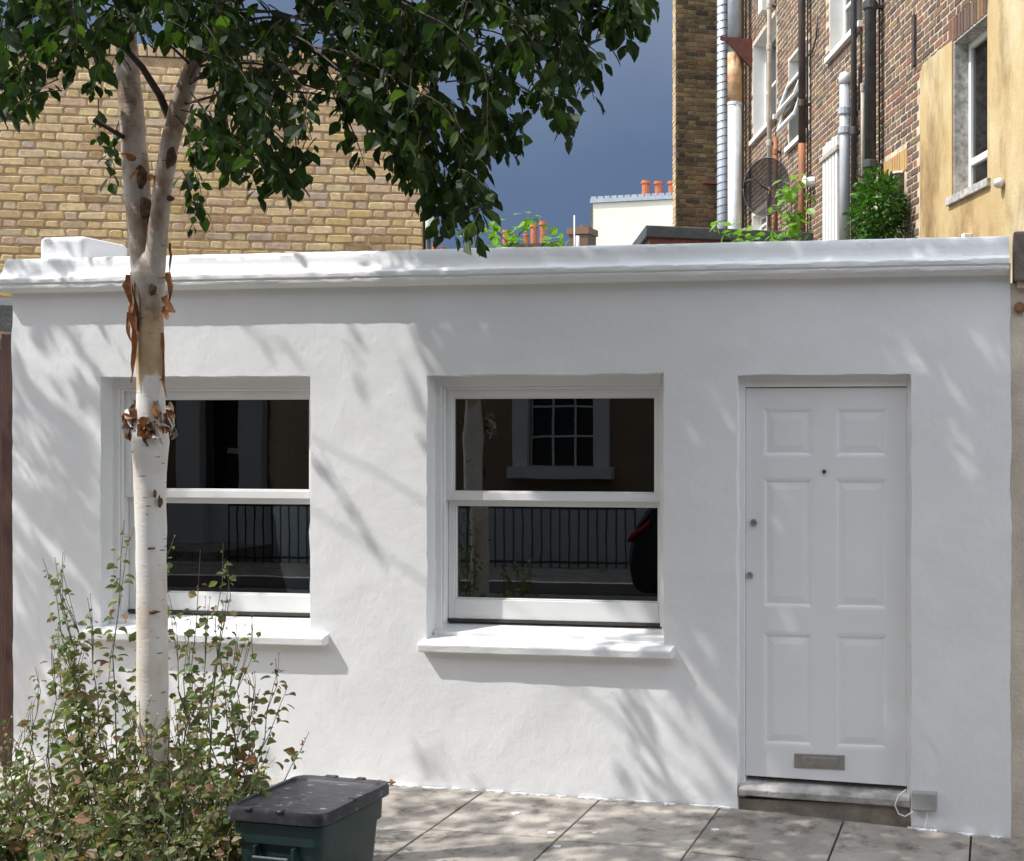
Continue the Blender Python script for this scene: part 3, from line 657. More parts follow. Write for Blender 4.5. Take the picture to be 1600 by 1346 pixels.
def rwin(hh, rec, jm, sill=True, style='sash', fm='white'):
    ua, ub, za, zc = hh
    b = MB(); t = .012
    b.box(ub-t, ub+.0005, -.28, .004, za, zc, RT); b.box(ua-.0005, ua+t, -.28, .004, za, zc, RT); b.box(ua+t, ub-t, -.28, .003, zc-t, zc+.0005, RT)
    w = b.build('window', jm, tall)
    f = .055; b = MB(); d0, d1 = -rec-.05, -rec
    b.box(ua+t, ua+t+f, d0, d1, za, zc-t, RT); b.box(ub-t-f, ub-t, d0, d1, za, zc-t, RT); b.box(ua+t+f, ub-t-f, d0, d1, zc-t-f, zc-t, RT); b.box(ua+t+f, ub-t-f, d0, d1, za, za+f, RT)
    if style == 'sash': zm = (za+zc)/2; b.box(ua+t+f, ub-t-f, d0, d1, zm-.02, zm+.02, RT)
    if style == 'fan': zm = za+(zc-za)*.22; b.box(ua+t+f, ub-t-f, d0, d1, zm-.03, zm+.03, RT)
    b.build('window_frame', fm, w, bevel=.004)
    MB().box(ua+t+.01, ub-t-.01, d0+.02, d0+.025, za, zc-t, RT).build('pane', 'glass', w)
    MB().box(ua, ub, -rec-.085, -rec-.075, za+.01, zc-.02, RT).build('curtain', mat('pale_blind', (.74, .76, .78), .9, .1, 3, 30, 0), w)
    if sill: MB().box(ua-.07, ub+.07, -.1, .06, za-.07, za, RT).build('window_sill', jm, w, bevel=.006)
    return w
rwin(HA, .19, 'white'); rwin(HC, .17, 'white'); rwin(HD, .12, 'white', False)
wB = rwin(HB, .12, 'white')
rwin(HF, .13, 'reveal', True, 'fan')
# casements hung open
ua, ub, za, zc = HB
for ztop_, zlo in ((zc-.38, zc-.78), (za+.62, za+.18)):
    b = MB(); out = .15
    def OT(u, t, s): return RT(u, t*out+.02+s*.6, ztop_+(zlo-ztop_)*t+s*.6)
    b.box(ua+.02, ua+.07, 0, 1, 0, .04, OT); b.box(ub-.07, ub-.02, 0, 1, 0, .04, OT); b.box(ua+.07, ub-.07, 0, .12, 0, .04, OT); b.box(ua+.07, ub-.07, .88, 1, 0, .04, OT)
    b.build('open_casement', 'white', wB, bevel=.003)
    MB().box(ua+.06, ub-.06, .1, .9, .015, .022, OT).build('pane', 'glass', wB)
b = MB(); b.box(HG[0], HG[1], -.45, -.4, HG[2], HG[3], RT); b.build('opening_shade_panel', 'dark', tall)  # dark panel stands in for the shade inside the opening
b = MB(); n = 8; q0 = RW(1414, 268); q1 = RW(1383, 288)
b.tube([RT(HG[0]+(HG[1]-HG[0])*i/n, .02, HG[3]-.005+.05*math.sin(math.pi*i/n)) for i in range(n+1)], .012, 6); b.build('arch_trim', 'white', tall, smooth=True)
# white slatted door with ledge
ua, ub = RW(1314, 300)[0], RW(1290, 300)[0]; zt2 = RW(1290, 232)[1]; zl2 = RW(1290, 250)[1]
sd = MB().box(ua-.05, ub+.05, 0.0, .07, zl2-.04, zl2+.02, RT).build('slatted_door', M['beigepipe'], tall, bevel=.004)
sd['label'] = 'white boarded door with a ledge across it'
for i in range(5):
    w = (ub-ua)/5; MB().box(ua+w*i+w*.14, ua+w*(i+1)-w*.14, .012, .045, 2.0, zt2+.02*(i % 2), RT).build('slat', 'white', sd, bevel=.004)
# --- pipes: positions along the wall, radius in metres
def vpipe(name, px, off, r, ytop, ybot, m, collars=(), seg=12, label=None, sm=True):
    q_ = plane(px, 300, RT(0, off, 0), RN); u = (q_-R0).dot(RU); dz_ = lambda py: plane(px, py, RT(0, off, 0), RN).z
    z0, z1 = dz_(ybot), (dz_(ytop) if ytop is not None else ztall-.05)
    b = MB(); b.tube([RT(u, off, z0), RT(u, off, (z0+z1)/2), RT(u, off, z1)], r, seg)
    o = b.build(name, m, tall, smooth=sm)
    if label: o['label'] = label
    for cy in collars:
        z = dz_(cy); c = MB(); c.tube([RT(u, off, z-.05), RT(u, off, z-.03), RT(u, off, z+.04), RT(u, off, z+.05)], [r*1.05, r*1.28, r*1.28, r*1.05], seg); c.build('pipe_collar', m, o, smooth=False)
        MB().box(u-.03, u+.03, 0, off, z-.015, z+.015, RT).build('pipe_bracket', 'blackiron', o)
    return o, u
vpipe('soil_pipe', 1360, .14, .062, None, 300, 'blackiron', (10, 258, 292), label='thick black soil pipe')
vpipe('drainpipe', 1334, .09, .034, None, 390, 'blackiron', (206,), label='slim black drainpipe')
vpipe('waste_pipe', 1348, .10, .022, 132, 300, 'beigepipe', (138,))
o, u = vpipe('grey_pipe', 1320, .15, .062, 128, 390, 'pvc', (205, 175), label='grey plastic pipe with domed cap')
z = plane(1320, 128, RT(0, .15, 0), RN).z; b = MB(); b.tube([RT(u, .15, z-.03), RT(u, .15, z+.05), RT(u, .15, z+.09), RT(u, .15, z+.11)], [.07, .072, .055, .02], 12); b.build('pipe_cap', 'white', o, smooth=True)
vpipe('drainpipe', 1253, .12, .048, None, 225, 'oldiron', (163,), label='black iron drainpipe rusting towards its foot'); vpipe('drainpipe_foot', 1253, .12, .0485, 224.9, 390, 'rustiron', label='rusty red foot of the drainpipe')
vpipe('overflow_pipe', 1202, .10, .036, None, 390, 'beigepipe', (10, 75, 225), label='thin beige pipe')
vpipe('vent_pipe', 1212, .08, .032, 215, 390, 'rustiron', (238,))
vpipe('cable_conduit', 1262, .03, .010, None, 390, 'blackiron'); vpipe('cable_conduit', 1374, .03, .010, None, 300, 'blackiron'); vpipe('cable_conduit', 1345, .02, .008, None, 390, 'blackiron')
u, z = RW(1431, 65); MB().box(u-.03, u+.03, .006, .035, RW(1431, 104)[1], RW(1431, 24)[1], RT).build('iron_strap', 'oldiron', tall, bevel=.004)
u, z = RW(1346, 130); MB().box(u-.025, u+.025, .006, .03, RW(1346, 172)[1], RW(1346, 105)[1], RT).build('iron_strap', 'oldiron', tall, bevel=.004)
b = MB(); u, z = RW(1262, 92); b.tube([RT(u, .03, z), RT(u-.35, .03, z-.02), RT(u-.55, .03, z+.1), RT(u-.62, .03, z+.35)], .012, 6); b.build('hooked_cable', 'blackiron', tall, smooth=True)
u, z = RW(1200, 8); MB().box(u-.1, u+.15, .0, .12, z-.12, z+.3, RT).build('cistern_box', 'white', tall, bevel=.01)
u, z = RW(1572, 287); b = MB(); b.loft([[RT(u+math.cos(q)*r, .024+t, z+math.sin(q)*r) for q in [k*math.pi/8 for k in range(16)]] for r, t in ((.03, 0), (.042, .02), (.042, .05), (.028, .075), (.008, .085))]); b.build('bulkhead_lamp', 'flue', tall, smooth=True)
u, z = RW(1521, 366); MB().box(u-.035, u+.035, .025, .10, z-.3, z, RT).build('pipe_stub', 'white', tall, bevel=.006)
u, z = RW(1272, 285); b = MB(); b.loft([[RT(u+math.cos(q)*r, t, z+math.sin(q)*r) for q in [k*math.pi/6 for k in range(12)]] for r, t in ((.07, 0), (.07, .04), (.05, .1), (.085, .13), (.05, .15))]); b.build('vent_cowl', 'white', tall, smooth=False)
# projecting sooty wing at the far end
def KT(a, d, z): return RT(uend+.0-d, a, z)          # a: out from the wall, d towards the viewer
wa = 0.0
pt = plane(1056, 300, RT(uend, 0, 0), RU); wa = (pt-RT(uend, 0, 0)).dot(RN)
wing = MB().box(0.002, wa, -.34, 0, -.5, ztall, KT).build('wing_wall', 'mortar_dark', tall)
KTb = lambda u, d, z: RT(uend-d, u, z)
brick_wall(wing, KTb, 0.12, wa, 3.3, ztall, lambda u, z, h: False, lambda u, z, L: 1 if (-8 < proj(KTb(u, 0, z))[1] < 352) else -1, 'soot', jit=.006, gap=.010, limit=250)
KTs = lambda u, d, z: RT(uend+.34-u, wa+d, z)
brick_wall(wing, KTs, 0.0, .33, 3.3, ztall, lambda u, z, h: False, lambda u, z, L: -1, 'stock', jit=.006, gap=.010, limit=0)  # paler brick puts the sunlight on this side into its colour
# ducts standing in the corner
def corner(px, out): 
    c = plane(px, 300, RT(uend-out, 0, 0), RU); return c
c1 = corner(1129, .16); c2 = corner(1148, .50)
z0, z1 = 3.2, ztall-.02
duct = MB().tube([(c1.x, c1.y, z0), (c1.x, c1.y, 5.5), (c1.x, c1.y, z1)], .092, 16).build('spiral_duct', 'galv', tall, smooth=True)
hx = [(c1.x+math.cos(t)*.093, c1.y+math.sin(t)*.093, z0+t/(2*math.pi)*.125) for t in [k*.35 for k in range(int((z1-z0)/.125*2*math.pi/.35))]]
MB().tube(hx, .006, 4).build('duct_seam', 'blackiron', duct)
zr0 = CAM.z+(PY-140)/F*18.6; zr1 = CAM.z+(PY-72)/F*18.6
MB().tube([(c2.x, c2.y, 3.2), (c2.x, c2.y, zr0)], .115, 16).build('flue', 'flue', tall, smooth=True)['label'] = 'silver flue in the corner'
MB().tube([(c2.x, c2.y, zr0), (c2.x, c2.y, zr1+.15)], .117, 16).build('flue_band', 'flue_rust', tall, smooth=True)
MB().tube([(c2.x, c2.y, zr1+.15), (c2.x, c2.y, z1)], .115, 16).build('flue', 'galv', tall, smooth=True)
for zz in (zr0-.02, 3.9, 4.5): MB().tube([(c2.x, c2.y, zz), (c2.x, c2.y, zz+.05)], .122, 16).build('flue_joint', 'flue', tall)
for py_, px_ in ((45, 1150), (255+8, 1128),):
    zz = CAM.z+(PY-py_)/F*18.8
    def BT(a, d, z): return RT(uend-d, a, z)
    b = MB()
    if py_ == 45: b.box(0.004, .52, .62, .66, zz-.03, zz+.03, BT); b.box(.06, .10, .0, .618, zz-.03, zz+.03, BT)
    else: b.box(.06, wa*.62, .01, .05, zz-.03, zz+.03, BT)
    if py_ == 45: b.add([BT(.004, .60, zz-.03), BT(.42, .60, zz-.03), BT(.004, .60, zz-.45), BT(.004, .66, zz-.03), BT(.42, .66, zz-.03), BT(.004, .66, zz-.45), ], [(0, 1, 2), (5, 4, 3), (0, 3, 4, 1), (1, 4, 5, 2), (2, 5, 3, 0)])
    b.build('duct_bracket', 'redoxide', tall)
# satellite dish
ds = thing('satellite_dish', 'dark see-through mesh satellite dish in front of the beige pipe', 'dish')
u = RW(1204, 292)[0]; pc = plane(1197, 292, RT(u, .42, 0), RN); ds.location = pc
ax = (Vector((-.25, -1, .08))).normalized(); sx_ = ax.cross(Vector((0, 0, 1))).normalized(); sz_ = sx_.cross(ax)
Rd = .37; b = MB(); rings = []
for i in range(6):
    r = Rd*(i+.4)/5.4; rings.append([pc+(sx_*math.cos(q)*.92+sz_*math.sin(q)*1.08)*r-ax*(.10*(1-(r/Rd)**2)) for q in [k*math.pi/16 for k in range(32)]])
b.loft(rings, cap=False); b.build('dish_bowl', 'dishmesh', ds, smooth=True)
MB().tube([pc+(sx_*math.cos(q)*.92+sz_*math.sin(q)*1.08)*Rd for q in [k*math.pi/20 for k in range(41)]], .009, 6).build('dish_rim', 'blackiron', ds, smooth=True)
MB().tube([pc-ax*.10-sz_*.02, pc+ax*.02+sx_*.05, pc+ax*.10+sx_*.12+sz_*.10, pc+ax*.12+sx_*.28+sz_*.05], .010, 6).build('feed_arm', 'blackiron', ds, smooth=True)
MB().tube([pc-ax*.11, pc-ax*.11-sz_*.30, RT(u, .02, pc.z-.32)], .018, 8).build('mount', 'rustiron', ds, smooth=True)
# ---------------- outhouse with dark coping in front of the wing
oh = thing('outhouse', 'brick outhouse with a thick dark coping behind the white parapet', 'outhouse')
uo = RW(1271, 364)[0]
def OTf(a, d, z): return RT(uo-d, a, z)
ao = ((plane(1009, 355, RT(uo, 0, 0), RU))-RT(uo, 0, 0)).dot(RN); zc = plane(1060, 354, RT(uo, 0, 0), RU).z; zc2 = plane(1060, 373, RT(uo, 0, 0), RU).z
oh.location = OTf(ao/2, -.8, 0)
MB().box(.02, ao-.05, -2.4, -.05, -.5, zc2, OTf).build('wall', mat('red_brick_plain', (.17, .06, .045), .9, .4, 20, 60, .4), oh)
MB().box(.002, ao, -2.45, 0, zc2+.003, zc, OTf).build('coping', 'coping', oh, bevel=.015)
# ================================================================ FAR HOUSES AND CHIMNEYS
FA = math.radians(-6)
def farT(px, s):
    o = S(px, s); U = Vector((math.cos(FA), math.sin(FA), 0)); N = Vector((math.sin(FA), -math.cos(FA), 0))
    return o, lambda u, d, z: Vector((o.x, o.y, z))+U*u+N*d
cb = thing('cream_house', 'cream rendered far house end with a grey capping and two chimney pots', 'house', tuple(Vector(S(985, 42)).xy)+(0,))
o_, T = farT(926, 42); zc = H+(PY-318)/F*42
MB().box(0, 6, -3, 0, -.5, zc, T).build('wall', 'cream', cb)
MB().box(-.06, 6, -3, .08, zc+.003, zc+.14, T).build('capping', 'tilecap', cb)
for i in range(24): MB().box(-.04+i*.25, -.04+i*.25+.20, -.08, .05, zc+.143, zc+.22, T).build('capping_tile', 'tilecap', cb, bevel=.01)
b = MB(); b.add([T(-.22, .02, 5), T(0, .02, 5), T(0, .02, zc-.05), T(-.04, .02, zc-.1), T(-.22, -.5, 5), T(0, -.5, 5), T(0, -.5, zc-.05), T(-.04, -.5, zc-.1)], [(0, 1, 2, 3), (7, 6, 5, 4), (0, 4, 5, 1), (1, 5, 6, 2), (2, 6, 7, 3), (3, 7, 4, 0)]); b.build('brick_flank', 'soot', cb)
def pot(parent, px, s, pytop, pybot, r):
    c = S(px, s); z1 = H+(PY-pytop)/F*s; z0 = H+(PY-pybot)/F*s; h = z1-z0
    b = MB(); b.loft([[(c.x+math.cos(q)*rr*r, c.y+math.sin(q)*rr*r, z0+h*t) for q in [k*math.pi/6 for k in range(12)]] for rr, t in ((1.1, 0), (.95, .06), (.86, .8), (1.14, .82), (1.14, .90), (.98, .92), (.98, 1), (.75, 1), (.75, .9))])
    return b.build('chimney_pot', 'terra', parent, smooth=False)
pot(cb, 1009, 43.0, 283, 309, .155); pot(cb, 1029, 43.0, 284, 309, .155); pot(cb, 1050, 43.0, 284, 309, .155)
far = []
def stack(label, pxa, pxb, s, pytop, pots, m='soot'):
    o_, T = farT(pxa, s); t = thing('chimney_stack', label, 'chimney', (o_.x, o_.y, 0), 'far chimneys above the parapet')
    w = (pxb-pxa)/F*s; z = H+(PY-pytop)/F*s
    b = MB(); b.box(0, w, -.6, 0, -.9, z-.2, T); b.box(-.05, w+.05, -.65, .05, z-.197, z, T); b.build('stack', m, t)
    for (px, pt_, r) in pots: pot(t, px, s+.3, pt_, pytop+1, r)
    return t
stack('far chimney stack with tall terracotta pots among vine shoots', 784, 872, 55, 383, [(790, 360, .15), (822, 366, .13), (834, 350, .16), (848, 346, .15)])
stack('far chimney stack with three tiny red pots beside the yellow brick house', 664, 704, 60, 391, [(668, 380, .14), (679, 382, .14), (692, 386, .13)])
cs = stack('broken brown brick chimney stack beside the cream house', 889, 921, 38, 357, [], 'brown')
o_, T = farT(889, 38)
for i in range(6):
    z = H+(PY-357)/F*38; MB().box(.1+.09*i, .19+.09*i, -.3, -.05, z+.003, z+.05+.05*rnd.random(), T).build('loose_brick', 'brown', cs, bevel=.01)
def pole(px, s, pt_, pb_, r, name, label):
    c = S(px, s); t = MB().tube([(c.x, c.y, -.9), (c.x, c.y, H+(PY-pb_)/F*s), (c.x, c.y, H+(PY-pt_)/F*s)], r, 8).build(name, 'white', None, smooth=True); tag(t, label, 'pipe')
pole(897.5, 37, 337, 385, .02, 'vent_pipe', 'thin white vent pole above the broken chimney stack')
pole(902.5, 30, 369, 385, .045, 'vent_pipe', 'short white vent pipe in front of the broken chimney stack')
# ================================================================ PLANTS ON THE ROOFS
def shoots(name, label, paths, m, L, dens, grp=None, spread=.10, cat='vine'):
    t = thing(name, label, cat, tuple(Vector(paths[0][0]))); st = MB(); lf = MB()
    if grp: t['group'] = grp
    for pth in paths:
        pth = [Vector(p) for p in pth]; st.tube(pth, [.007*(1-.7*i/(len(pth)-1)) for i in range(len(pth))], 5)
        for a, c in zip(pth, pth[1:]):
            for k in range(max(2, int((c-a).length*dens))):
                p = a.lerp(c, rnd.random())+Vector((rnd.gauss(0, spread), rnd.gauss(0, spread), rnd.gauss(0, spread*.8)))
                d = Vector((rnd.uniform(-1, 1), rnd.uniform(-1, .4), rnd.uniform(-.9, .15)))
                add_leaf(lf, p, d, L*rnd.uniform(.6, 1.2), rnd.uniform(-.8, .8), 1.2)
    st.build('stem', 'weedstem', t); stuff(lf.build('foliage', m, t, recalc=False)); return t
Yv = .9
shoots('climbing_vine', 'bright green vine shoots arching above the middle of the white parapet', [
    [W(742, 395, Yv), W(748, 360, Yv), W(765, 352, Yv), W(785, 368, Yv)], [W(785, 400, Yv), W(805, 375, Yv), W(822, 352, Yv), W(838, 342, Yv)],
    [W(800, 400, Yv), W(790, 376, Yv), W(775, 362, Yv)], [W(835, 400, Yv), W(850, 380, Yv), W(872, 377, Yv), W(882, 382, Yv)], [W(838, 342, Yv), W(842, 348, Yv)]], 'vine', .06, 130, spread=.028)
Yv = 7.6
shoots('climbing_vine', 'bright green vine spreading over the dark coping below the satellite dish', [
    [W(1200, 400, Yv), W(1160, 372, Yv), W(1130, 360, Yv), W(1122, 350, Yv)], [W(1190, 400, Yv), W(1180, 375, Yv), W(1150, 368, Yv)], [W(1205, 395, Yv), W(1215, 365, Yv), W(1200, 358, Yv)],
    [W(1230, 400, Yv), W(1238, 350, Yv), W(1236, 300, Yv), W(1247, 276, Yv)], [W(1237, 345, Yv), W(1222, 318, Yv)], [W(1238, 350, Yv), W(1258, 340, Yv), W(1275, 334, Yv)], [W(1236, 320, Yv), W(1254, 302, Yv)], [W(1240, 400, Yv), W(1255, 368, Yv), W(1268, 360, Yv)], [W(1236, 300, Yv), W(1222, 298, Yv)]], 'vine', .12, 60, spread=.075)
def bush(name, label, c, rad, n, m, L):
    t = thing(name, label, 'bush', (c.x, c.y, c.z-rad.z)); lf = MB(); st = MB()
    for i in range(n):
        v = Vector((rnd.gauss(0, 1), rnd.gauss(0, 1), rnd.gauss(0, 1))).normalized()*(rnd.random()**.33)
        f = 1+.22*noise.noise(v*2.3+Vector((3, 1, 0)))
        p = c+Vector((v.x*rad.x, v.y*rad.y, v.z*rad.z))*f; d = v+Vector((0, 0, -.1))+Vector((rnd.uniform(-.8, .8), rnd.uniform(-.8, .8), rnd.uniform(-.8, .8)))
        add_leaf(lf, p, d, L*rnd.uniform(.7, 1.25), rnd.uniform(-1, 1), .85)
    for i in range(14):
        v = Vector((rnd.uniform(-1, 1), rnd.uniform(-1, 1), rnd.uniform(0, 1))); st.tube([c-Vector((0, 0, rad.z)), c+Vector((v.x*rad.x*.4, v.y*rad.y*.4, 0)), c+Vector((v.x*rad.x, v.y*rad.y, v.z*rad.z))*.9], [.014, .01, .004], 5)
    st.build('branches', 'twig', t); stuff(lf.build('foliage', m, t, recalc=False)); return t
ub_ = RW(1385, 330)[0]; cB = plane(1370, 338, RT(ub_, .30, 0), RN)
bush('glossy_bush', 'dense glossy green bush growing against the brown brick wall', cB, Vector((.26, .34, .44)), 1500, 'bush', .075)
# ================================================================ BIRCH TREE
TY = -1.35
tree = thing('birch_tree', 'white barked birch tree with peeling orange bark and drooping leafy crown', 'tree', (W(240, 1250, TY).x, TY, 0))
sc = lambda px, py: (TY+D)/ray(px, py).y/F           # metres per pixel at the trunk
def limb(pts, seg=14, jit=.10, name='trunk', m='bark'):
    path = []; rad = []
    q = [(W(a, c, TY+dy), w*sc(a, c)/2*.87) for a, c, w, dy in pts]
    for (pa, ra), (pb, rb) in zip(q, q[1:]):
        for i in range(6):
            t = i/6; path.append(pa.lerp(pb, t)); rad.append(ra+(rb-ra)*t)
    path.append(q[-1][0]); rad.append(q[-1][1])
    return MB().tube(path, rad, seg, jit), path
b, trunk_path = limb([(241, 1420, 70, 0), (240, 1250, 56, 0), (239, 1100, 52, 0), (238, 1000, 51, 0), (236, 850, 50, 0), (234, 740, 53, 0), (235, 690, 62, 0), (236, 655, 52, 0), (235, 610, 44, 0), (234, 540, 45, 0), (231, 470, 52, 0), (231, 430, 58, 0), (233, 408, 40, 0), (236, 385, 8, 0)], jit=.07)
b.build('trunk', 'bark', tree, smooth=True)
b, stemL = limb([(226, 440, 40, 0), (220, 380, 42, .01), (215, 300, 44, .02), (208, 220, 42, .03), (203, 150, 40, .04), (198, 90, 36, .05), (196, 20, 34, .06), (205, -120, 30, .08), (198, -330, 24, .05), (210, -650, 15, 0), (205, -1000, 6, 0)], jit=.10)
b.build('stem', 'bark', tree, smooth=True)
b, stemR = limb([(240, 440, 36, 0), (246, 370, 33, -.01), (254, 300, 31, -.02), (264, 230, 31, -.03), (280, 165, 32, -.04), (302, 105, 28, -.05), (330, 40, 24, -.05), (372, -90, 20, -.05), (420, -300, 15, -.02), (450, -560, 9, 0), (470, -800, 4, 0)], jit=.10)
b.build('stem', 'bark', tree, smooth=True)
b, br1 = limb([(268, 195, 14, -.04), (250, 150, 13, -.05), (222, 105, 12, -.06), (195, 75, 10, -.07), (150, 20, 8, -.05), (80, -120, 6, -.0)], 8, .1); b.build('branch', 'twig', tree, smooth=True)
b, br2 = limb([(193, 215, 9, -.02), (165, 198, 8, -.05), (148, 188, 11, -.06)], 8, .1); b.build('branch_stub', 'twig', tree, smooth=True)
# scars and lenticels
for (a, c, w, h) in ((222, 325, 26, 34), (214, 277, 26, 40), (262, 245, 22, 34), (263, 310, 14, 9), (236, 1007-50, 20, 6), (233, 857, 14, 4), (225, 720, 26, 6), (228, 735, 9, 4), (248, 785, 8, 18), (216, 760, 5, 6), (240, 772, 5, 12), (236, 452, 12, 18), (222, 455, 10, 60)):
    s_ = sc(a, c); near = min(trunk_path+stemL+stemR, key=lambda p: (Vector(proj(p))-Vector((a, c))).length); r = .0
    ctr = W(a, c, near.y); off = abs(ctr.x-near.x); rr = {True: .053, False: .047}[c > 430]
    if c < 430: rr = .041 if a < 240 else .031
    y = near.y-math.sqrt(max(.0001, rr*rr-min(off, rr*.9)**2))
    b = MB(); ctr = W(a, c, y); n = 14
    b.loft([[(ctr.x+math.cos(q)*w*s_/2*f*(1+.5*noise.noise(Vector((math.cos(q)*2, math.sin(q)*2, a)))), y+dy+.35*abs(math.cos(q))*w*s_/2*f, ctr.z+math.sin(q)*h*s_/2*f*(1+.5*noise.noise(Vector((math.cos(q)*2, c, math.sin(q)*2))))) for q in [2*math.pi*k/n for k in range(n)]] for f, dy in ((1.0, .007), (.75, .0005), (.4, -.001))])
    b.build('bark_scar', 'scar', tree, smooth=True)
# peeling sheets of bark
def peel(pts, w, th=.0018, curl=.4, m='peel', yoff=-.054):
    path = [W(a, c, TY+yoff+dy) for a, c, dy in pts]; rings = []
    fine = []
    for a_, c_ in zip(path, path[1:]): fine += [a_, a_.lerp(c_, .5)+Vector((noise.noise(a_*70), 0, 0))*.004]
    path = fine+[path[-1]]
    n = len(path)
    for i, p in enumerate(path):
        t = (path[min(i+1, n-1)]-path[max(i-1, 0)]).normalized(); s_ = t.cross(Vector((0, 1, 0))).normalized()
        ww = w*1.25*(1-.85*(i/(n-1))**2.2)*(.75+.25*min(1, i))*(1+.6*noise.noise(p*55)); row = []
        for k in range(5):
            q = (k-2)/2; row.append(p+s_*(q*ww)+Vector((0, -1, 0))*(abs(q)**2*ww*curl*2+.002*noise.noise(p*50+Vector((k, 0, 0)))))
        rings.append(row+[r+Vector((0, th, 0)) for r in reversed(row)])
    MB().loft(rings).build('bark_strip', m, tree, smooth=False)
peel([(208, 430, .02), (206, 445, .01), (207, 460, .005), (208, 475, .01), (206, 490, -.005)], .018)
peel([(209, 480, .01), (213, 515, .0), (212, 545, .0), (209, 570, .0), (205, 598, -.01)], .013)
peel([(212, 440, .01), (216, 470, 0), (218, 500, 0), (215, 520, 0)], .010, m='scar')
peel([(203, 488, .01), (201, 505, .0), (202, 520, -.01), (206, 535, -.01)], .008)
peel([(264, 425, .03), (267, 440, .02), (268, 455, .01), (265, 470, .015)], .010)
peel([(259, 462, .04), (264, 475, .02), (270, 484, .0), (274, 488, -.01)], .013)
peel([(257, 478, .05), (262, 490, .03), (262, 500, .02)], .012)
peel([(255, 520, .06), (256, 560, .055), (256, 595, .05), (259, 612, .03), (261, 622, .02)], .005)
for k in range(40):
    a = -1.2+2.6*k/39; pxx = 235+34*math.sin(a); py_ = 690-14*math.cos(a*1.3)+rnd.uniform(-32, 14) - (18 if pxx > 250 else 0)
    pxx += rnd.uniform(-4, 4); sgn = -1 if pxx < 235 else 1; dy = .045*abs(math.sin(a))
    L = rnd.uniform(10, 26)
    peel([(pxx, py_-L, dy), (pxx+sgn*3, py_-L*.4, dy-.012), (pxx+sgn*rnd.uniform(2, 8), py_, dy-.018), (pxx+sgn*rnd.uniform(-6, 7), py_+rnd.uniform(2, 12), dy-.006)], rnd.uniform(.005, .013), curl=rnd.uniform(.3, 1.2), m=rnd.choice(['peel', 'scar', 'bark', 'peel2', 'scar', 'peel']))
peel([(193, 655, .03), (197, 650, .0), (206, 652, -.01), (214, 650, -.01)], .009); peel([(198, 640, .02), (203, 655, .0), (205, 668, -.01)], .008, m='bark')
peel([(212, 250, .03), (205, 246, .01), (196, 243, .0), (188, 240, .02)], .012); peel([(232, 283, .02), (239, 277, .0), (246, 281, .01)], .012); peel([(204, 280, .02), (211, 272, -.0), (216, 266, -.01)], .006)
peel([(240, 330, .03), (240, 360, .03), (238, 395, .03), (237, 425, .03)], .010); peel([(266, 380, .04), (268, 400, .03), (265, 425, .03)], .004, m='scar')
# --- crown
def yb(x):
    pts = [(-60, 190), (0, 205), (18, 208), (32, 165), (60, 150), (85, 122), (120, 150), (150, 165), (170, 130), (215, 118), (300, 105), (330, 140), (345, 270), (385, 320), (425, 330), (470, 310), (485, 190), (520, 190), (560, 210), (575, 270), (590, 225), (620, 235), (640, 320), (665, 345), (690, 385), (715, 398), (755, 400), (775, 370), (790, 255), (820, 265), (850, 190), (870, 205), (905, 230), (925, 160), (945, 95), (985, 92), (1018, 45), (1030, -30), (1100, -200)]
    for (a, c), (p, q) in zip(pts, pts[1:]):
        if x <= p: return c+(q-c)*(x-a)/(p-a)
    return -200
wall_hit = lambda p: p+SUN*((0-p.y)/SUN.y)
def shade_p(p):
    h = wall_hit(p)
    if h.z > 2.88: return .12
    a, c = proj(h)
    if h.x > XR+.3: return .25
    if h.z < -.1: return .35
    if a < 30: return .3
    bnd = a-(612+(c-400)/1.45)
    if bnd > 0:
        if c > 1000 and a < 1150: return .30
        if bnd < 60: return .5
        return 1.0
    if a < 180+(c-500)*.25 and c < 760: return .30
    return .012
twigs = MB(); leaves = []
def twig(p, d, L, n, size):
    """a hanging spray: short stem with alternate leaves; p = top"""
    d = d.normalized(); path = [p]; q = p.copy(); v = d.copy()
    for i in range(5):
        v = (v+Vector((rnd.uniform(-.12, .12), rnd.uniform(-.12, .12), -.22))).normalized(); q = q+v*(L/5); path.append(q.copy())
    twigs.tube(path, [.0028, .0025, .002, .0017, .0013, .001], 4)
    for k in range(n):
        t = .12+.88*(k+rnd.random()*.6)/n*5/5; f = min(t, .999)*5; i = int(f); bp = path[i].lerp(path[i+1], f-i)
        s_ = Vector((rnd.uniform(-1, 1), rnd.uniform(-1, 1), 0)).normalized()
        ld = s_*rnd.uniform(.35, 1.1)+Vector((0, 0, -rnd.uniform(.15, 1.2)))+v*.3
        leaves.append((bp+ld.normalized()*.012, ld, size*rnd.uniform(.5, 1.22), rnd.uniform(-1.3, 1.3), rnd.uniform(.85, 1.15)))
    return path
skel = stemL[8:]+stemR[8:]+br1
def branch_to(p, thick=.006):
    cand = [q for q in skel if q.z < p.z+.35] or skel
    s_ = min(cand, key=lambda q: (q-p).length); m_ = s_.lerp(p, .55)+Vector((rnd.uniform(-.08, .08), rnd.uniform(-.08, .08), .10+.12*(p-s_).length))
    path = []
    for i in range(7):
        t = i/6; path.append(s_*(1-t)**2+m_*2*t*(1-t)+p*t*t)
    twigs.tube(path, [thick*(1-.7*i/6)+.001 for i in range(7)], 5)
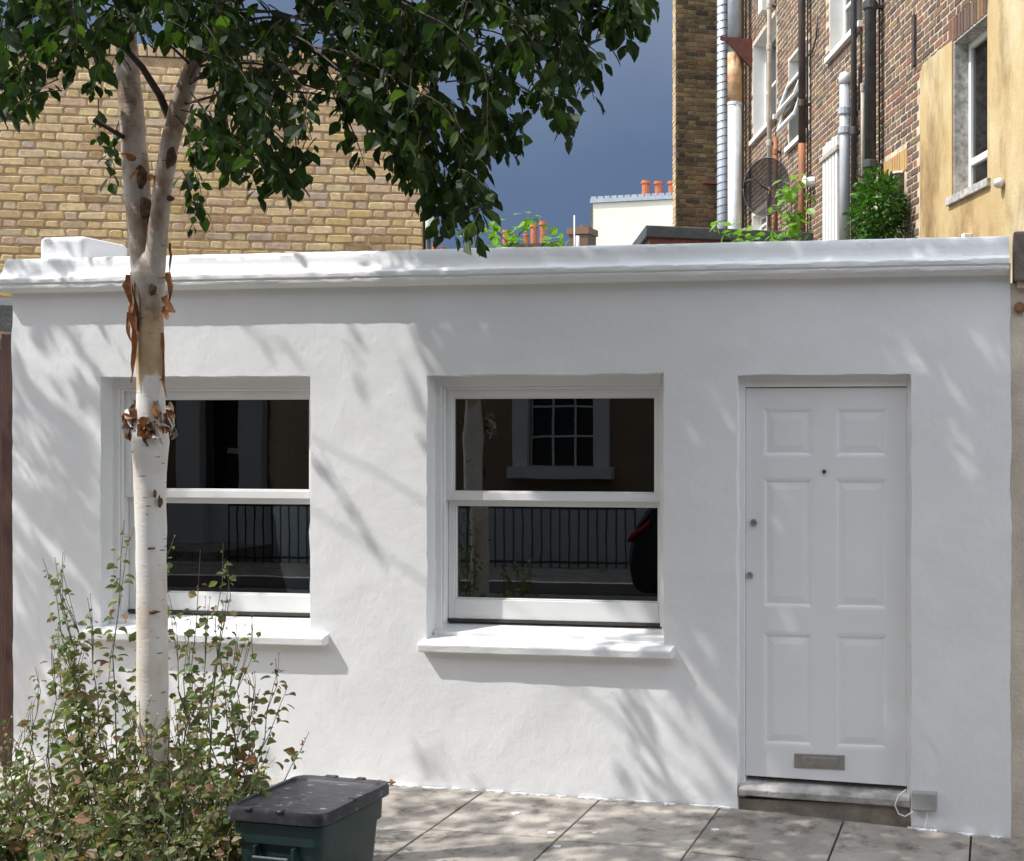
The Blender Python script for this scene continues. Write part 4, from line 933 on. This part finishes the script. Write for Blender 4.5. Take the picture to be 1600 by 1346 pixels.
# in view: sprays hanging down to the lower edge of the crown
cnt = 0; tries = 0
while cnt < 960 and tries < 40000:
    tries += 1
    x = rnd.uniform(-70, 1040); yl = yb(x)
    py = rnd.uniform(-150, yl)
    edge = (yl-py)
    if x > 180 and x < 320 and py > 85 and rnd.random() < .75: continue
    if x < 330 and rnd.random() < .30: continue
    if x > 790 and py > 60 and rnd.random() < .35: continue
    if noise.noise(Vector((x/75, py/60, 4.2))) < -.12 and rnd.random() < .85: continue
    Y = TY+rnd.uniform(-1.0, .0)
    if 170 < x < 330 and py > 60: Y = TY+rnd.choice([rnd.uniform(.15, .7), rnd.uniform(.15, .7), rnd.uniform(-.5, -.2)])
    for _ in range(8):
        if rnd.random() < max(.08, shade_p(W(x, py-40, Y))) or wall_hit(W(x, py-40, Y)).z < .05: break
        Y = TY+rnd.uniform(-1.0, -.3)
    else: Y = TY-.7
    tip = W(x, py, Y); L = rnd.uniform(.12, .24)
    dx = (.35 if x > 300 else -.3)+rnd.uniform(-.7, .7)
    dv = Vector((dx, rnd.uniform(-.5, .5), -rnd.uniform(.2, .7))).normalized()
    top = tip-dv*L*.9+Vector((0, 0, .06))
    twig(top, dv+Vector((0, 0, .35)), L, rnd.randrange(7, 11), .066)
    if cnt % 16 == 0: branch_to(top, .005)
    cnt += 1
# boughs inside the view, read from the photograph
for pts in ([(330, 40), (400, 40), (470, 70), (540, 110), (600, 150), (660, 230), (700, 300), (735, 350)], [(330, 60), (345, 120), (360, 170), (385, 230)], [(380, -40), (520, 0), (680, 40), (800, 90), (880, 140), (915, 175)], [(372, -90), (600, -80), (820, -40), (940, 10), (1000, 30)],
            [(500, 90), (560, 130), (575, 190), (572, 240)], [(150, 20), (90, 40), (40, 90), (18, 140)], [(350, 100), (400, 110), (470, 95), (560, 60)], [(600, 150), (700, 160), (770, 200), (800, 240)]):
    q = [W(a, c, TY-.1+.12*math.sin(a*.05)) for a, c in pts]; twigs.tube(q, [.009*(1-.75*i/(len(q)-1)) for i in range(len(q))], 6)
# sprays in clear silhouette: (x, y of tip)
for (x, y, dy) in ((12, 185, -.3), (165, 262, .35), (172, 300, .4), (150, 240, .3), (305, 330, .45), (315, 300, .5), (295, 290, .5), (300, 370, .45), (320, 345, .5), (300, 260, .5), (310, 240, .5), (350, 265, 0), (385, 300, .1), (415, 312, .05), (440, 310, 0), (465, 300, .1), (372, 240, 0), (400, 250, .1), (430, 260, 0), (360, 190, 0), (390, 190, 0), (470, 250, .1),
                   (572, 275, 0), (545, 235, .1), (650, 310, 0), (668, 340, .1), (690, 372, 0), (705, 385, 0), (722, 390, .1), (758, 392, -.1), (765, 360, -.1), (740, 340, 0), (715, 330, 0), (700, 300, 0), (735, 300, 0), (720, 270, 0), (690, 260, .1), (755, 300, 0), (800, 250, 0), (815, 255, 0), (780, 230, 0), (870, 200, .1), (885, 225, .1), (900, 225, 0), (860, 180, 0), (935, 170, .1), (920, 150, 0), (985, 85, 0), (1005, 60, 0), (1018, 30, .1), (955, 90, 0), (970, 60, 0), (990, 20, 0), (1010, 5, .1)):
    tip = W(x, y, TY+dy-(.5 if x > 330 else 0)); L = rnd.uniform(.15, .22); dv = Vector((.3 if x > 300 else -.2, rnd.uniform(-.2, .2), -.9)).normalized()
    twig(tip-dv*L+Vector((0, 0, .03)), dv+Vector((0, 0, .25)), L, 8, .066)
# above the view: unseen rest of the crown, shaped to cast the wanted shade on the wall
cnt = 0; tries = 0
while cnt < 2300 and tries < 140000:
    tries += 1
    v = Vector((rnd.uniform(-1, 1), rnd.uniform(-1, 1), rnd.uniform(-1, 1)))
    if v.length > 1: continue
    p = Vector((-4.0+v.x*3.4, TY+.05+v.y*1.05, 5.0+v.z*2.6))
    if p.z < 3.55: continue
    a, c = proj(p)
    if c > -95: continue
    if rnd.random() > shade_p(p): continue
    twig(p, Vector((rnd.uniform(-.6, .6), rnd.uniform(-.5, .5), -.2)), rnd.uniform(.16, .28), rnd.randrange(8, 12), .070)
    if cnt % 22 == 0: branch_to(p, .006)
    cnt += 1
cnt = 0
while cnt < 120:                                   # unseen leaf sprays added left of the view to shade the wall end
    q = W(rnd.uniform(22, 168), rnd.uniform(640, 1160), 0); t = rnd.uniform(.75, 1.25); p = q-SUN*(t/SUN.y)
    if proj(p)[0] > -45: continue
    twig(p+Vector((0, 0, .1)), Vector((rnd.uniform(-.6, .6), rnd.uniform(-.5, .5), -.2)), rnd.uniform(.14, .22), 9, .068); cnt += 1
def lscore(t):
    a, c = proj(t[0]+t[1].normalized()*t[2]*.5)
    return t[2]/((t[0]-CAM).length)*(1 if (0 < a < 1600 and 5 < c < 420) else 0)*(1.25 if c > yb(a)-130 else 1)
leaves.sort(key=lambda t: -lscore(t))
lm = []
for k in range(3):
    me = bpy.data.meshes.new('leaf'); me.from_pydata([(v[0], v[1]*(.92+.1*k), v[2]*(1+k*.7)) for v in LEAF], [], LEAFF); me.materials.append(M['leaf']); lm.append(me)
for i, (p, d, L, roll, wd) in enumerate(leaves[:300]):
    a, b2, c = leaf_frame(d, roll); o = bpy.data.objects.new('leaf', lm[i % 3]); col.objects.link(o)
    o.matrix_world = Matrix(((a.x*L, b2.x*L*wd, c.x*L, p.x), (a.y*L, b2.y*L*wd, c.y*L, p.y), (a.z*L, b2.z*L*wd, c.z*L, p.z), (0, 0, 0, 1))); setp(o, tree)
mb = MB()
for (p, d, L, roll, wd) in leaves[300:]: add_leaf(mb, p, d, L, roll, wd)
stuff(mb.build('crown', 'leaf', tree, recalc=False)); stuff(twigs.build('twigs', 'twig', tree))
# ================================================================ WEEDS ROUND THE TREE
def weed(label, bx, by, n, h, sp, lean=0, leafL=.040, dens=60):
    t = thing('weed_plant', label, 'weed', (bx, by, gz(bx)), 'tall weeds growing in the tree pit'); st = MB(); lf = MB(); fl = MB()
    for s_ in range(int(n*.85)):
        a = rnd.uniform(0, 2*math.pi); r = rnd.random()**.6*sp*1.15; hh = h*rnd.uniform(.55, 1.0)
        p0 = Vector((bx+math.cos(a)*.05, by+math.sin(a)*.05, gz(bx)-.01)); p1 = Vector((bx+math.cos(a)*r*.45+lean*.3, by+math.sin(a)*r*.45, hh*.5)); p2 = Vector((bx+math.cos(a)*r+lean+rnd.gauss(0, .07), by+math.sin(a)*r*.8, hh))
        path = [p0*(1-t_)**2+p1*2*t_*(1-t_)+p2*t_*t_ for t_ in [i/8 for i in range(9)]]
        path = [q+Vector((rnd.gauss(0, .013), rnd.gauss(0, .013), 0)) for q in path]
        st.tube(path, [.0038*(1-.72*i/8) for i in range(9)], 5)
        for k in range(int(dens*hh)):
            f = rnd.random()**.85*.97; i = int(f*8); q = path[i].lerp(path[i+1], f*8-i)
            side = Vector((rnd.uniform(-1, 1), rnd.uniform(-1, 1), rnd.uniform(-.5, .6))).normalized(); off = rnd.random()*(.06*(1-f)+.018)
            L = leafL*(1.45-.75*f)*rnd.uniform(.3, 1.35)
            add_leaf(lf, q+side*off, side+Vector((0, 0, -.35)), L, rnd.uniform(-1.5, 1.5), rnd.uniform(.9, 1.6), rnd.uniform(1, 5))
        for k in range(rnd.choice((0, 1, 2, 3))):                         # branching flower heads
            q = path[8]; e = q+Vector((rnd.gauss(0, .022), rnd.gauss(0, .022), rnd.uniform(-.03, .035))); st.tube([path[6], path[7].lerp(e, .5), e], [.0016, .0012, .0008], 4)
            rr = rnd.uniform(.002, .0045); fl.tube([e, e+Vector((0, 0, rr*1.2)), e+Vector((0, 0, rr*2.2))], [rr*.6, rr, rr*.4], 5)
    stuff(st.build('stems', 'weedstem', t)); stuff(lf.build('foliage', 'weedleaf', t, recalc=False)); stuff(fl.build('flower_heads', 'flower' if rnd.random() < .6 else 'weedleaf', t)); return t
def wp(px, Y): p = W(px, 1200, Y); return p.x, Y
L1 = 'straggly green and brown weed in the tangled clump around the birch trunk'
x, y = wp(172, -1.22); weed('tallest dense green weed standing behind the left of the birch trunk', x, y, 15, 1.46, .24, 0, .040, 75)
x, y = wp(95, -1.3); weed('loose upright weed with pale buds between timber gate and birch trunk', x, y, 12, 1.05, .26, -.04)
x, y = wp(300, -1.05); weed('tall thin weed crossing the dark glass of the window behind the birch', x, y, 10, 1.56, .15, .03, .038, 45)
x, y = wp(370, -1.25); weed('brown leaved upright weed just behind the black lidded box', x, y, 17, 1.02, .22, .04, .042, 60)
for px, Y, n, h, sp in ((30, -1.45, 14, .62, .24), (130, -1.55, 16, .62, .30), (215, -1.58, 16, .66, .26), (290, -1.55, 16, .66, .26), (20, -1.2, 10, .78, .2), (345, -1.5, 14, .58, .22), (230, -1.72, 14, .45, .28), (90, -1.75, 14, .42, .3), (335, -1.75, 12, .40, .2), (-40, -1.5, 12, .6, .25), (255, -1.5, 14, .85, .22)):
    lab = 'low straggly weed in the tangle beside the timber gate' if px < 40 else 'low brown and green weed crowding against the side of the dark green box' if px > 330 else L1
    x, y = wp(px, Y); weed(lab, x, y, n, h, sp, 0, rnd.choice((.036, .044, .050)), 52)
# ================================================================ RECYCLING BOX
def rrect(w, d, r, z, cx, cy, rot, n=5):
    pts = []
    for (sx, sy, a0) in ((1, -1, -math.pi/2), (1, 1, 0), (-1, 1, math.pi/2), (-1, -1, math.pi)):
        for k in range(n):
            a = a0+math.pi/2*k/(n-1); pts.append((sx*(w/2-r)+math.cos(a)*r, sy*(d/2-r)+math.sin(a)*r))
    c, s_ = math.cos(rot), math.sin(rot)
    return [(cx+x*c-y*s_, cy+x*s_+y*c, z) for x, y in pts]
bxc, byc, rot = -2.548, -1.475, math.radians(-5); g0 = gz(bxc)+.012
box = thing('recycling_box', 'dark green plastic recycling box with a scuffed black lid', 'box', (bxc, byc, g0))
Rr = lambda w, d, z, r=.045: rrect(w*.87, d*.96, r, g0+(z-g0)*1.03, bxc, byc, rot)
b = MB(); b.loft([Rr(.36, .33, g0), Rr(.375, .345, g0+.02), Rr(.415, .385, g0+.27), Rr(.44, .41, g0+.275), Rr(.445, .415, g0+.345), Rr(.425, .395, g0+.35)])
o = b.build('box_body', 'boxgreen', box, smooth=True)
try: o.data.set_sharp_from_angle(angle=math.radians(35))
except Exception: pass
b = MB(); b.loft([Rr(.47, .44, g0+.352), Rr(.485, .455, g0+.356), Rr(.485, .455, g0+.385), Rr(.475, .445, g0+.398), Rr(.43, .40, g0+.400, .04), Rr(.42, .39, g0+.391, .04), Rr(.05, .05, g0+.396, .02)], cap=True)
lid = b.build('lid', 'lid', box, smooth=True)
try: lid.data.set_sharp_from_angle(angle=math.radians(35))
except Exception: pass
def BL(x, y, z): c, s_ = math.cos(rot), math.sin(rot); x *= .87; y *= .96; return (bxc+x*c-y*s_, byc+x*s_+y*c, g0+z*1.03)
for (x0, x1, y0, y1) in ((-.13, -.10, -.232, -.21), (.02, .05, -.232, -.21), (-.10, -.04, .205, .2315), (.06, .10, .205, .2315), (.205, .246, -.03, .05)):
    MB().box(x0, x1, y0, y1, .392, .403, BL).build('lid_lug', 'lid', lid, bevel=.003)
hb = MB(); hb.loft([[BL(x, -.205-d, .235+z) for d, z in ((0, -.03), (.03, -.025), (.036, 0), (.03, .008), (.022, .0), (.018, -.015), (0, -.018))] for x in (-.085, -.07, -.03, .03, .07, .085)]); hb.build('handle', 'boxgreen', box, smooth=False, bevel=.003)
for s_ in (-1, 1): MB().box(s_*.09-.006, s_*.09+.006, -.222, -.195, .20, .27, BL).build('rib', 'boxgreen', box, bevel=.003)
# ---- white paint slopped on the paving along the wall foot
x = -3.5
while x < .04:
    if not DX[0] < x < DX[1]:
        w_ = rnd.uniform(.02, .07); y_ = -rnd.uniform(.0, .012); n = 9; ring = []
        for k in range(n):
            a = math.pi*k/(n-1); r = 1+.5*noise.noise(Vector((x*9, k*1.7, 0)))
            px_ = x+math.cos(a)*w_*r; ring.append((px_, y_-math.sin(a)*rnd.uniform(.006, .03)*r, gz(px_)+.007))
        MB().loft([[(p[0], p[1], p[2]-.008) for p in ring], ring]).build('paint_splash', 'render', pav)
    x += rnd.uniform(.06, .16)
for k in range(6):
    x = rnd.uniform(-2.4, -.1); y = -rnd.uniform(.1, .8); r = rnd.uniform(.004, .016); ring = [(x+math.cos(q)*r*1.6*rnd.uniform(.6, 1.2), y+math.sin(q)*r*rnd.uniform(.6, 1.2), gz(x)+.0065) for q in [i*math.pi/4 for i in range(8)]]
    MB().loft([[(p[0], p[1], p[2]-.006) for p in ring], ring]).build('paint_splash', 'render', pav)
# ---- fallen leaves at the wall foot
for i, (a, c) in enumerate(((605, 1226), (612, 1228), (600, 1224), (592, 1225))):
    p = G(a, c, gz(-3)); b = MB(); add_leaf(b, Vector((p.x, min(p.y, -.03), p.z+.008)), Vector((rnd.uniform(-1, 1), rnd.uniform(-1, 1), .25)), .045, rnd.uniform(-1, 1), 1.2, 4)
    o = b.build('fallen_leaf', 'debris', None, recalc=False); tag(o, 'curled dry brown leaf on the paving at the foot of the white wall', 'leaf', 'fallen leaves by the wall')
# ================================================================ ACROSS THE STREET (seen in the window glass)
OY = -10.48
op = thing('opposite_house', 'brown brick terrace across the street mirrored in the window panes', 'house', (-6, OY-2, 0))
def V(px, py, Y=10.8): p = W(px, py, Y); return p.x, p.z
wx0, wz = V(806, 748); wx1 = V(955, 748)[0]; wzb = V(880, 735)[1]
ow = [wx0+.22, wx1-.22, wzb+.05, wzb+1.75]
pl = [V(292, 690)[0], V(328, 690)[0], V(388, 690)[0], V(405, 690)[0]]
oh_ = [(ow[0], ow[1], ow[2], ow[3]), (pl[1], pl[2], -.1, 2.5), (ow[0], ow[1], 4.2, 5.9), (pl[0]-.6, pl[0]+.5, 4.2, 5.9), (wx1+1.6, wx1+2.6, ow[2], ow[3])]
wall_grid('wall', 'oppbrick', -22, 14, .72, 8.6, oh_, 2.0, lambda u, y, z: (u, OY-y, z), .3, op)
MB().box(-22, 14, OY-.3, OY+.05, -2.2, .718).build('stucco_base', 'white', op)
for (a, c, z0, z1) in oh_:
    if z0 < 0: continue
    b = MB(); b.box(a-.22, a, OY-.02, OY+.07, z0, z1); b.box(c, c+.22, OY-.02, OY+.07, z0, z1); b.box(a-.22, c+.22, OY-.02, OY+.072, z1+.002, z1+.2); b.box(a-.28, c+.28, OY-.02, OY+.16, z0-.16, z0-.002)
    wv = b.build('window', 'white', op)
    g = MB()
    for k in range(4): xk = a+(c-a)*k/3; g.box(xk-.014, xk+.014, OY-.10, OY-.07, z0, z1)
    for k in range(5): zk = z0+(z1-z0)*k/4; g.box(a, c, OY-.105, OY-.075, zk-.014, zk+.014)
    g.build('glazing_bars', 'white', wv)
    MB().box(a, c, OY-.13, OY-.12, z0, z1).build('pane', 'carpaint', wv)
for a, c in ((pl[0], pl[1]), (pl[2], pl[3]+.2)): MB().box(a, c, OY+.052, OY+.2, 0, 2.9).build('pilaster', 'white', op, bevel=.01)
MB().box(pl[0]-.1, pl[3]+.3, OY+.05, OY+.3, 2.902, 3.2).build('porch_lintel', 'white', op)
MB().box(pl[1]-.05, pl[2]+.05, OY-.2, OY-.14, -.1, 2.6).build('front_door', 'carpaint', op); 
x_, z_ = V(362, 705); MB().box(x_-.12, x_+.12, OY-.139, OY-.12, z_-.04, z_+.04).build('number_plate', 'cream', op)
MB().box(pl[1]-.4, pl[2]+.4, OY+.05, -9.12, -.6, .12).build('door_bridge', 'slab', op)
RY = -9.0
def railing(x0, x1, label):
    r = thing('iron_railing', label, 'railing', ((x0+x1)/2, RY, 0)); b = MB()
    MB().box(x0, x1, RY-.012, RY+.012, .76, .79).build('top_rail', 'blackiron', r); MB().box(x0, x1, RY-.012, RY+.012, .06, .09).build('bottom_rail', 'blackiron', r)
    me = None; n = int((x1-x0)/.125)
    for i in range(n+1):
        x = x0+(x1-x0)*i/n
        if me is None:
            q = MB().tube([(0, 0, -.15), (0, 0, .84), (0, 0, .86), (0, 0, .93)], [.011, .011, .02, .002], 6); o = q.build('baluster', 'blackiron', None); me = o.data; bpy.data.objects.remove(o)
        o = bpy.data.objects.new('baluster', me); col.objects.link(o); o.location = (x, RY, 0); setp(o, r)
railing(pl[3]+.5, V(955, 850, 9.3)[0]+.3, 'black iron railing across the street below the reflected sash window')
railing(V(955, 850, 9.3)[0]+1.0, 4, 'black iron railing across the street behind the parked car')
MB().box(-22, 14, -9.16, -8.94, -.5, -.02).build('railing_plinth', 'kerb', op)
# parked car, tail towards the reflection
car = thing('parked_car', 'black hatchback parked across the street, red tail lamp mirrored in the glass', 'car', (-1.9, -6.85, gz(-2)-.13))
cx0 = V(1000, 880, 7.0)[0]; cg = gz(-2)-.13; CL = 3.7; hw = .80; cy = -6.98
prof_c = [(0, .30), (-.04, .55), (.0, .80), (.06, .92), (.30, 1.32), (.55, 1.43), (1.3, 1.46), (1.9, 1.40), (2.6, .98), (3.3, .88), (3.62, .72), (3.7, .45), (3.62, .24), (.1, .22)]
b = MB(); rr = []
for f, yy in ((.90, -1), (1, -.8), (1, .8), (.90, 1)):
    rr.append([(cx0+CL/2+(x-CL/2)*(1 if abs(yy) < .9 else .97), cy+yy*hw*(1 if z < .95 else 1-.25*(z-.95)/.5), cg+z*(1 if abs(yy) < .9 else .985)) for x, z in prof_c])
b.loft(rr); body = b.build('body', 'carpaint', car, bevel=.05, seg=3)
for s_ in (-1, 1):
    b = MB(); b.add([(cx0+x, cy+s_*(hw*(1-.25*(z-.95)/.5)+.006), cg+z) for x, z in ((.42, .98), (.62, 1.34), (1.75, 1.34), (2.35, 1.0))]+[(cx0+x, cy+s_*(hw*(1-.25*(z-.95)/.5)-.02), cg+z) for x, z in ((.42, .98), (.62, 1.34), (1.75, 1.34), (2.35, 1.0))], [(0, 1, 2, 3), (7, 6, 5, 4), (0, 4, 5, 1), (1, 5, 6, 2), (2, 6, 7, 3), (3, 7, 4, 0)]); b.build('side_window', 'glass', car)
    MB().box(0, .24, cy+s_*(hw-.10)-.06, cy+s_*(hw-.10)+.06+.05*s_, 0, .07, lambda x, y, z: (cx0+.0+x, y, cg+.74+z+x*.75)).build('tail_lamp', 'redlens', car, bevel=.03)
    MB().box(cx0+3.42, cx0+3.60, cy+s_*(hw-.2)-.12, cy+s_*(hw-.2)+.12, cg+.62, cg+.76).build('headlight', 'flue', car, bevel=.03)
    for wxp in (.68, 3.0):
        wc = Vector((cx0+wxp, cy+s_*(hw-.08), cg+.31)); t = MB()
        t.loft([[(wc.x+math.cos(q)*r, wc.y+dy, wc.z+math.sin(q)*r) for q in [k*math.pi/12 for k in range(24)]] for r, dy in ((.20, -.095), (.29, -.10), (.31, -.07), (.31, .07), (.29, .10), (.20, .095))]); w = t.build('wheel', 'tyre', car, smooth=False)
        MB().loft([[(wc.x+math.cos(q)*r, wc.y+dy*s_, wc.z+math.sin(q)*r) for q in [k*math.pi/12 for k in range(24)]] for r, dy in ((.19, .06), (.19, .088), (.06, .075), (.04, .09))]).build('rim', 'galv', w)
MB().box(cx0+.11, cx0+.17, cy-.55, cy+.55, cg+1.0, cg+1.02).build('rear_wiper', 'tyre', car)
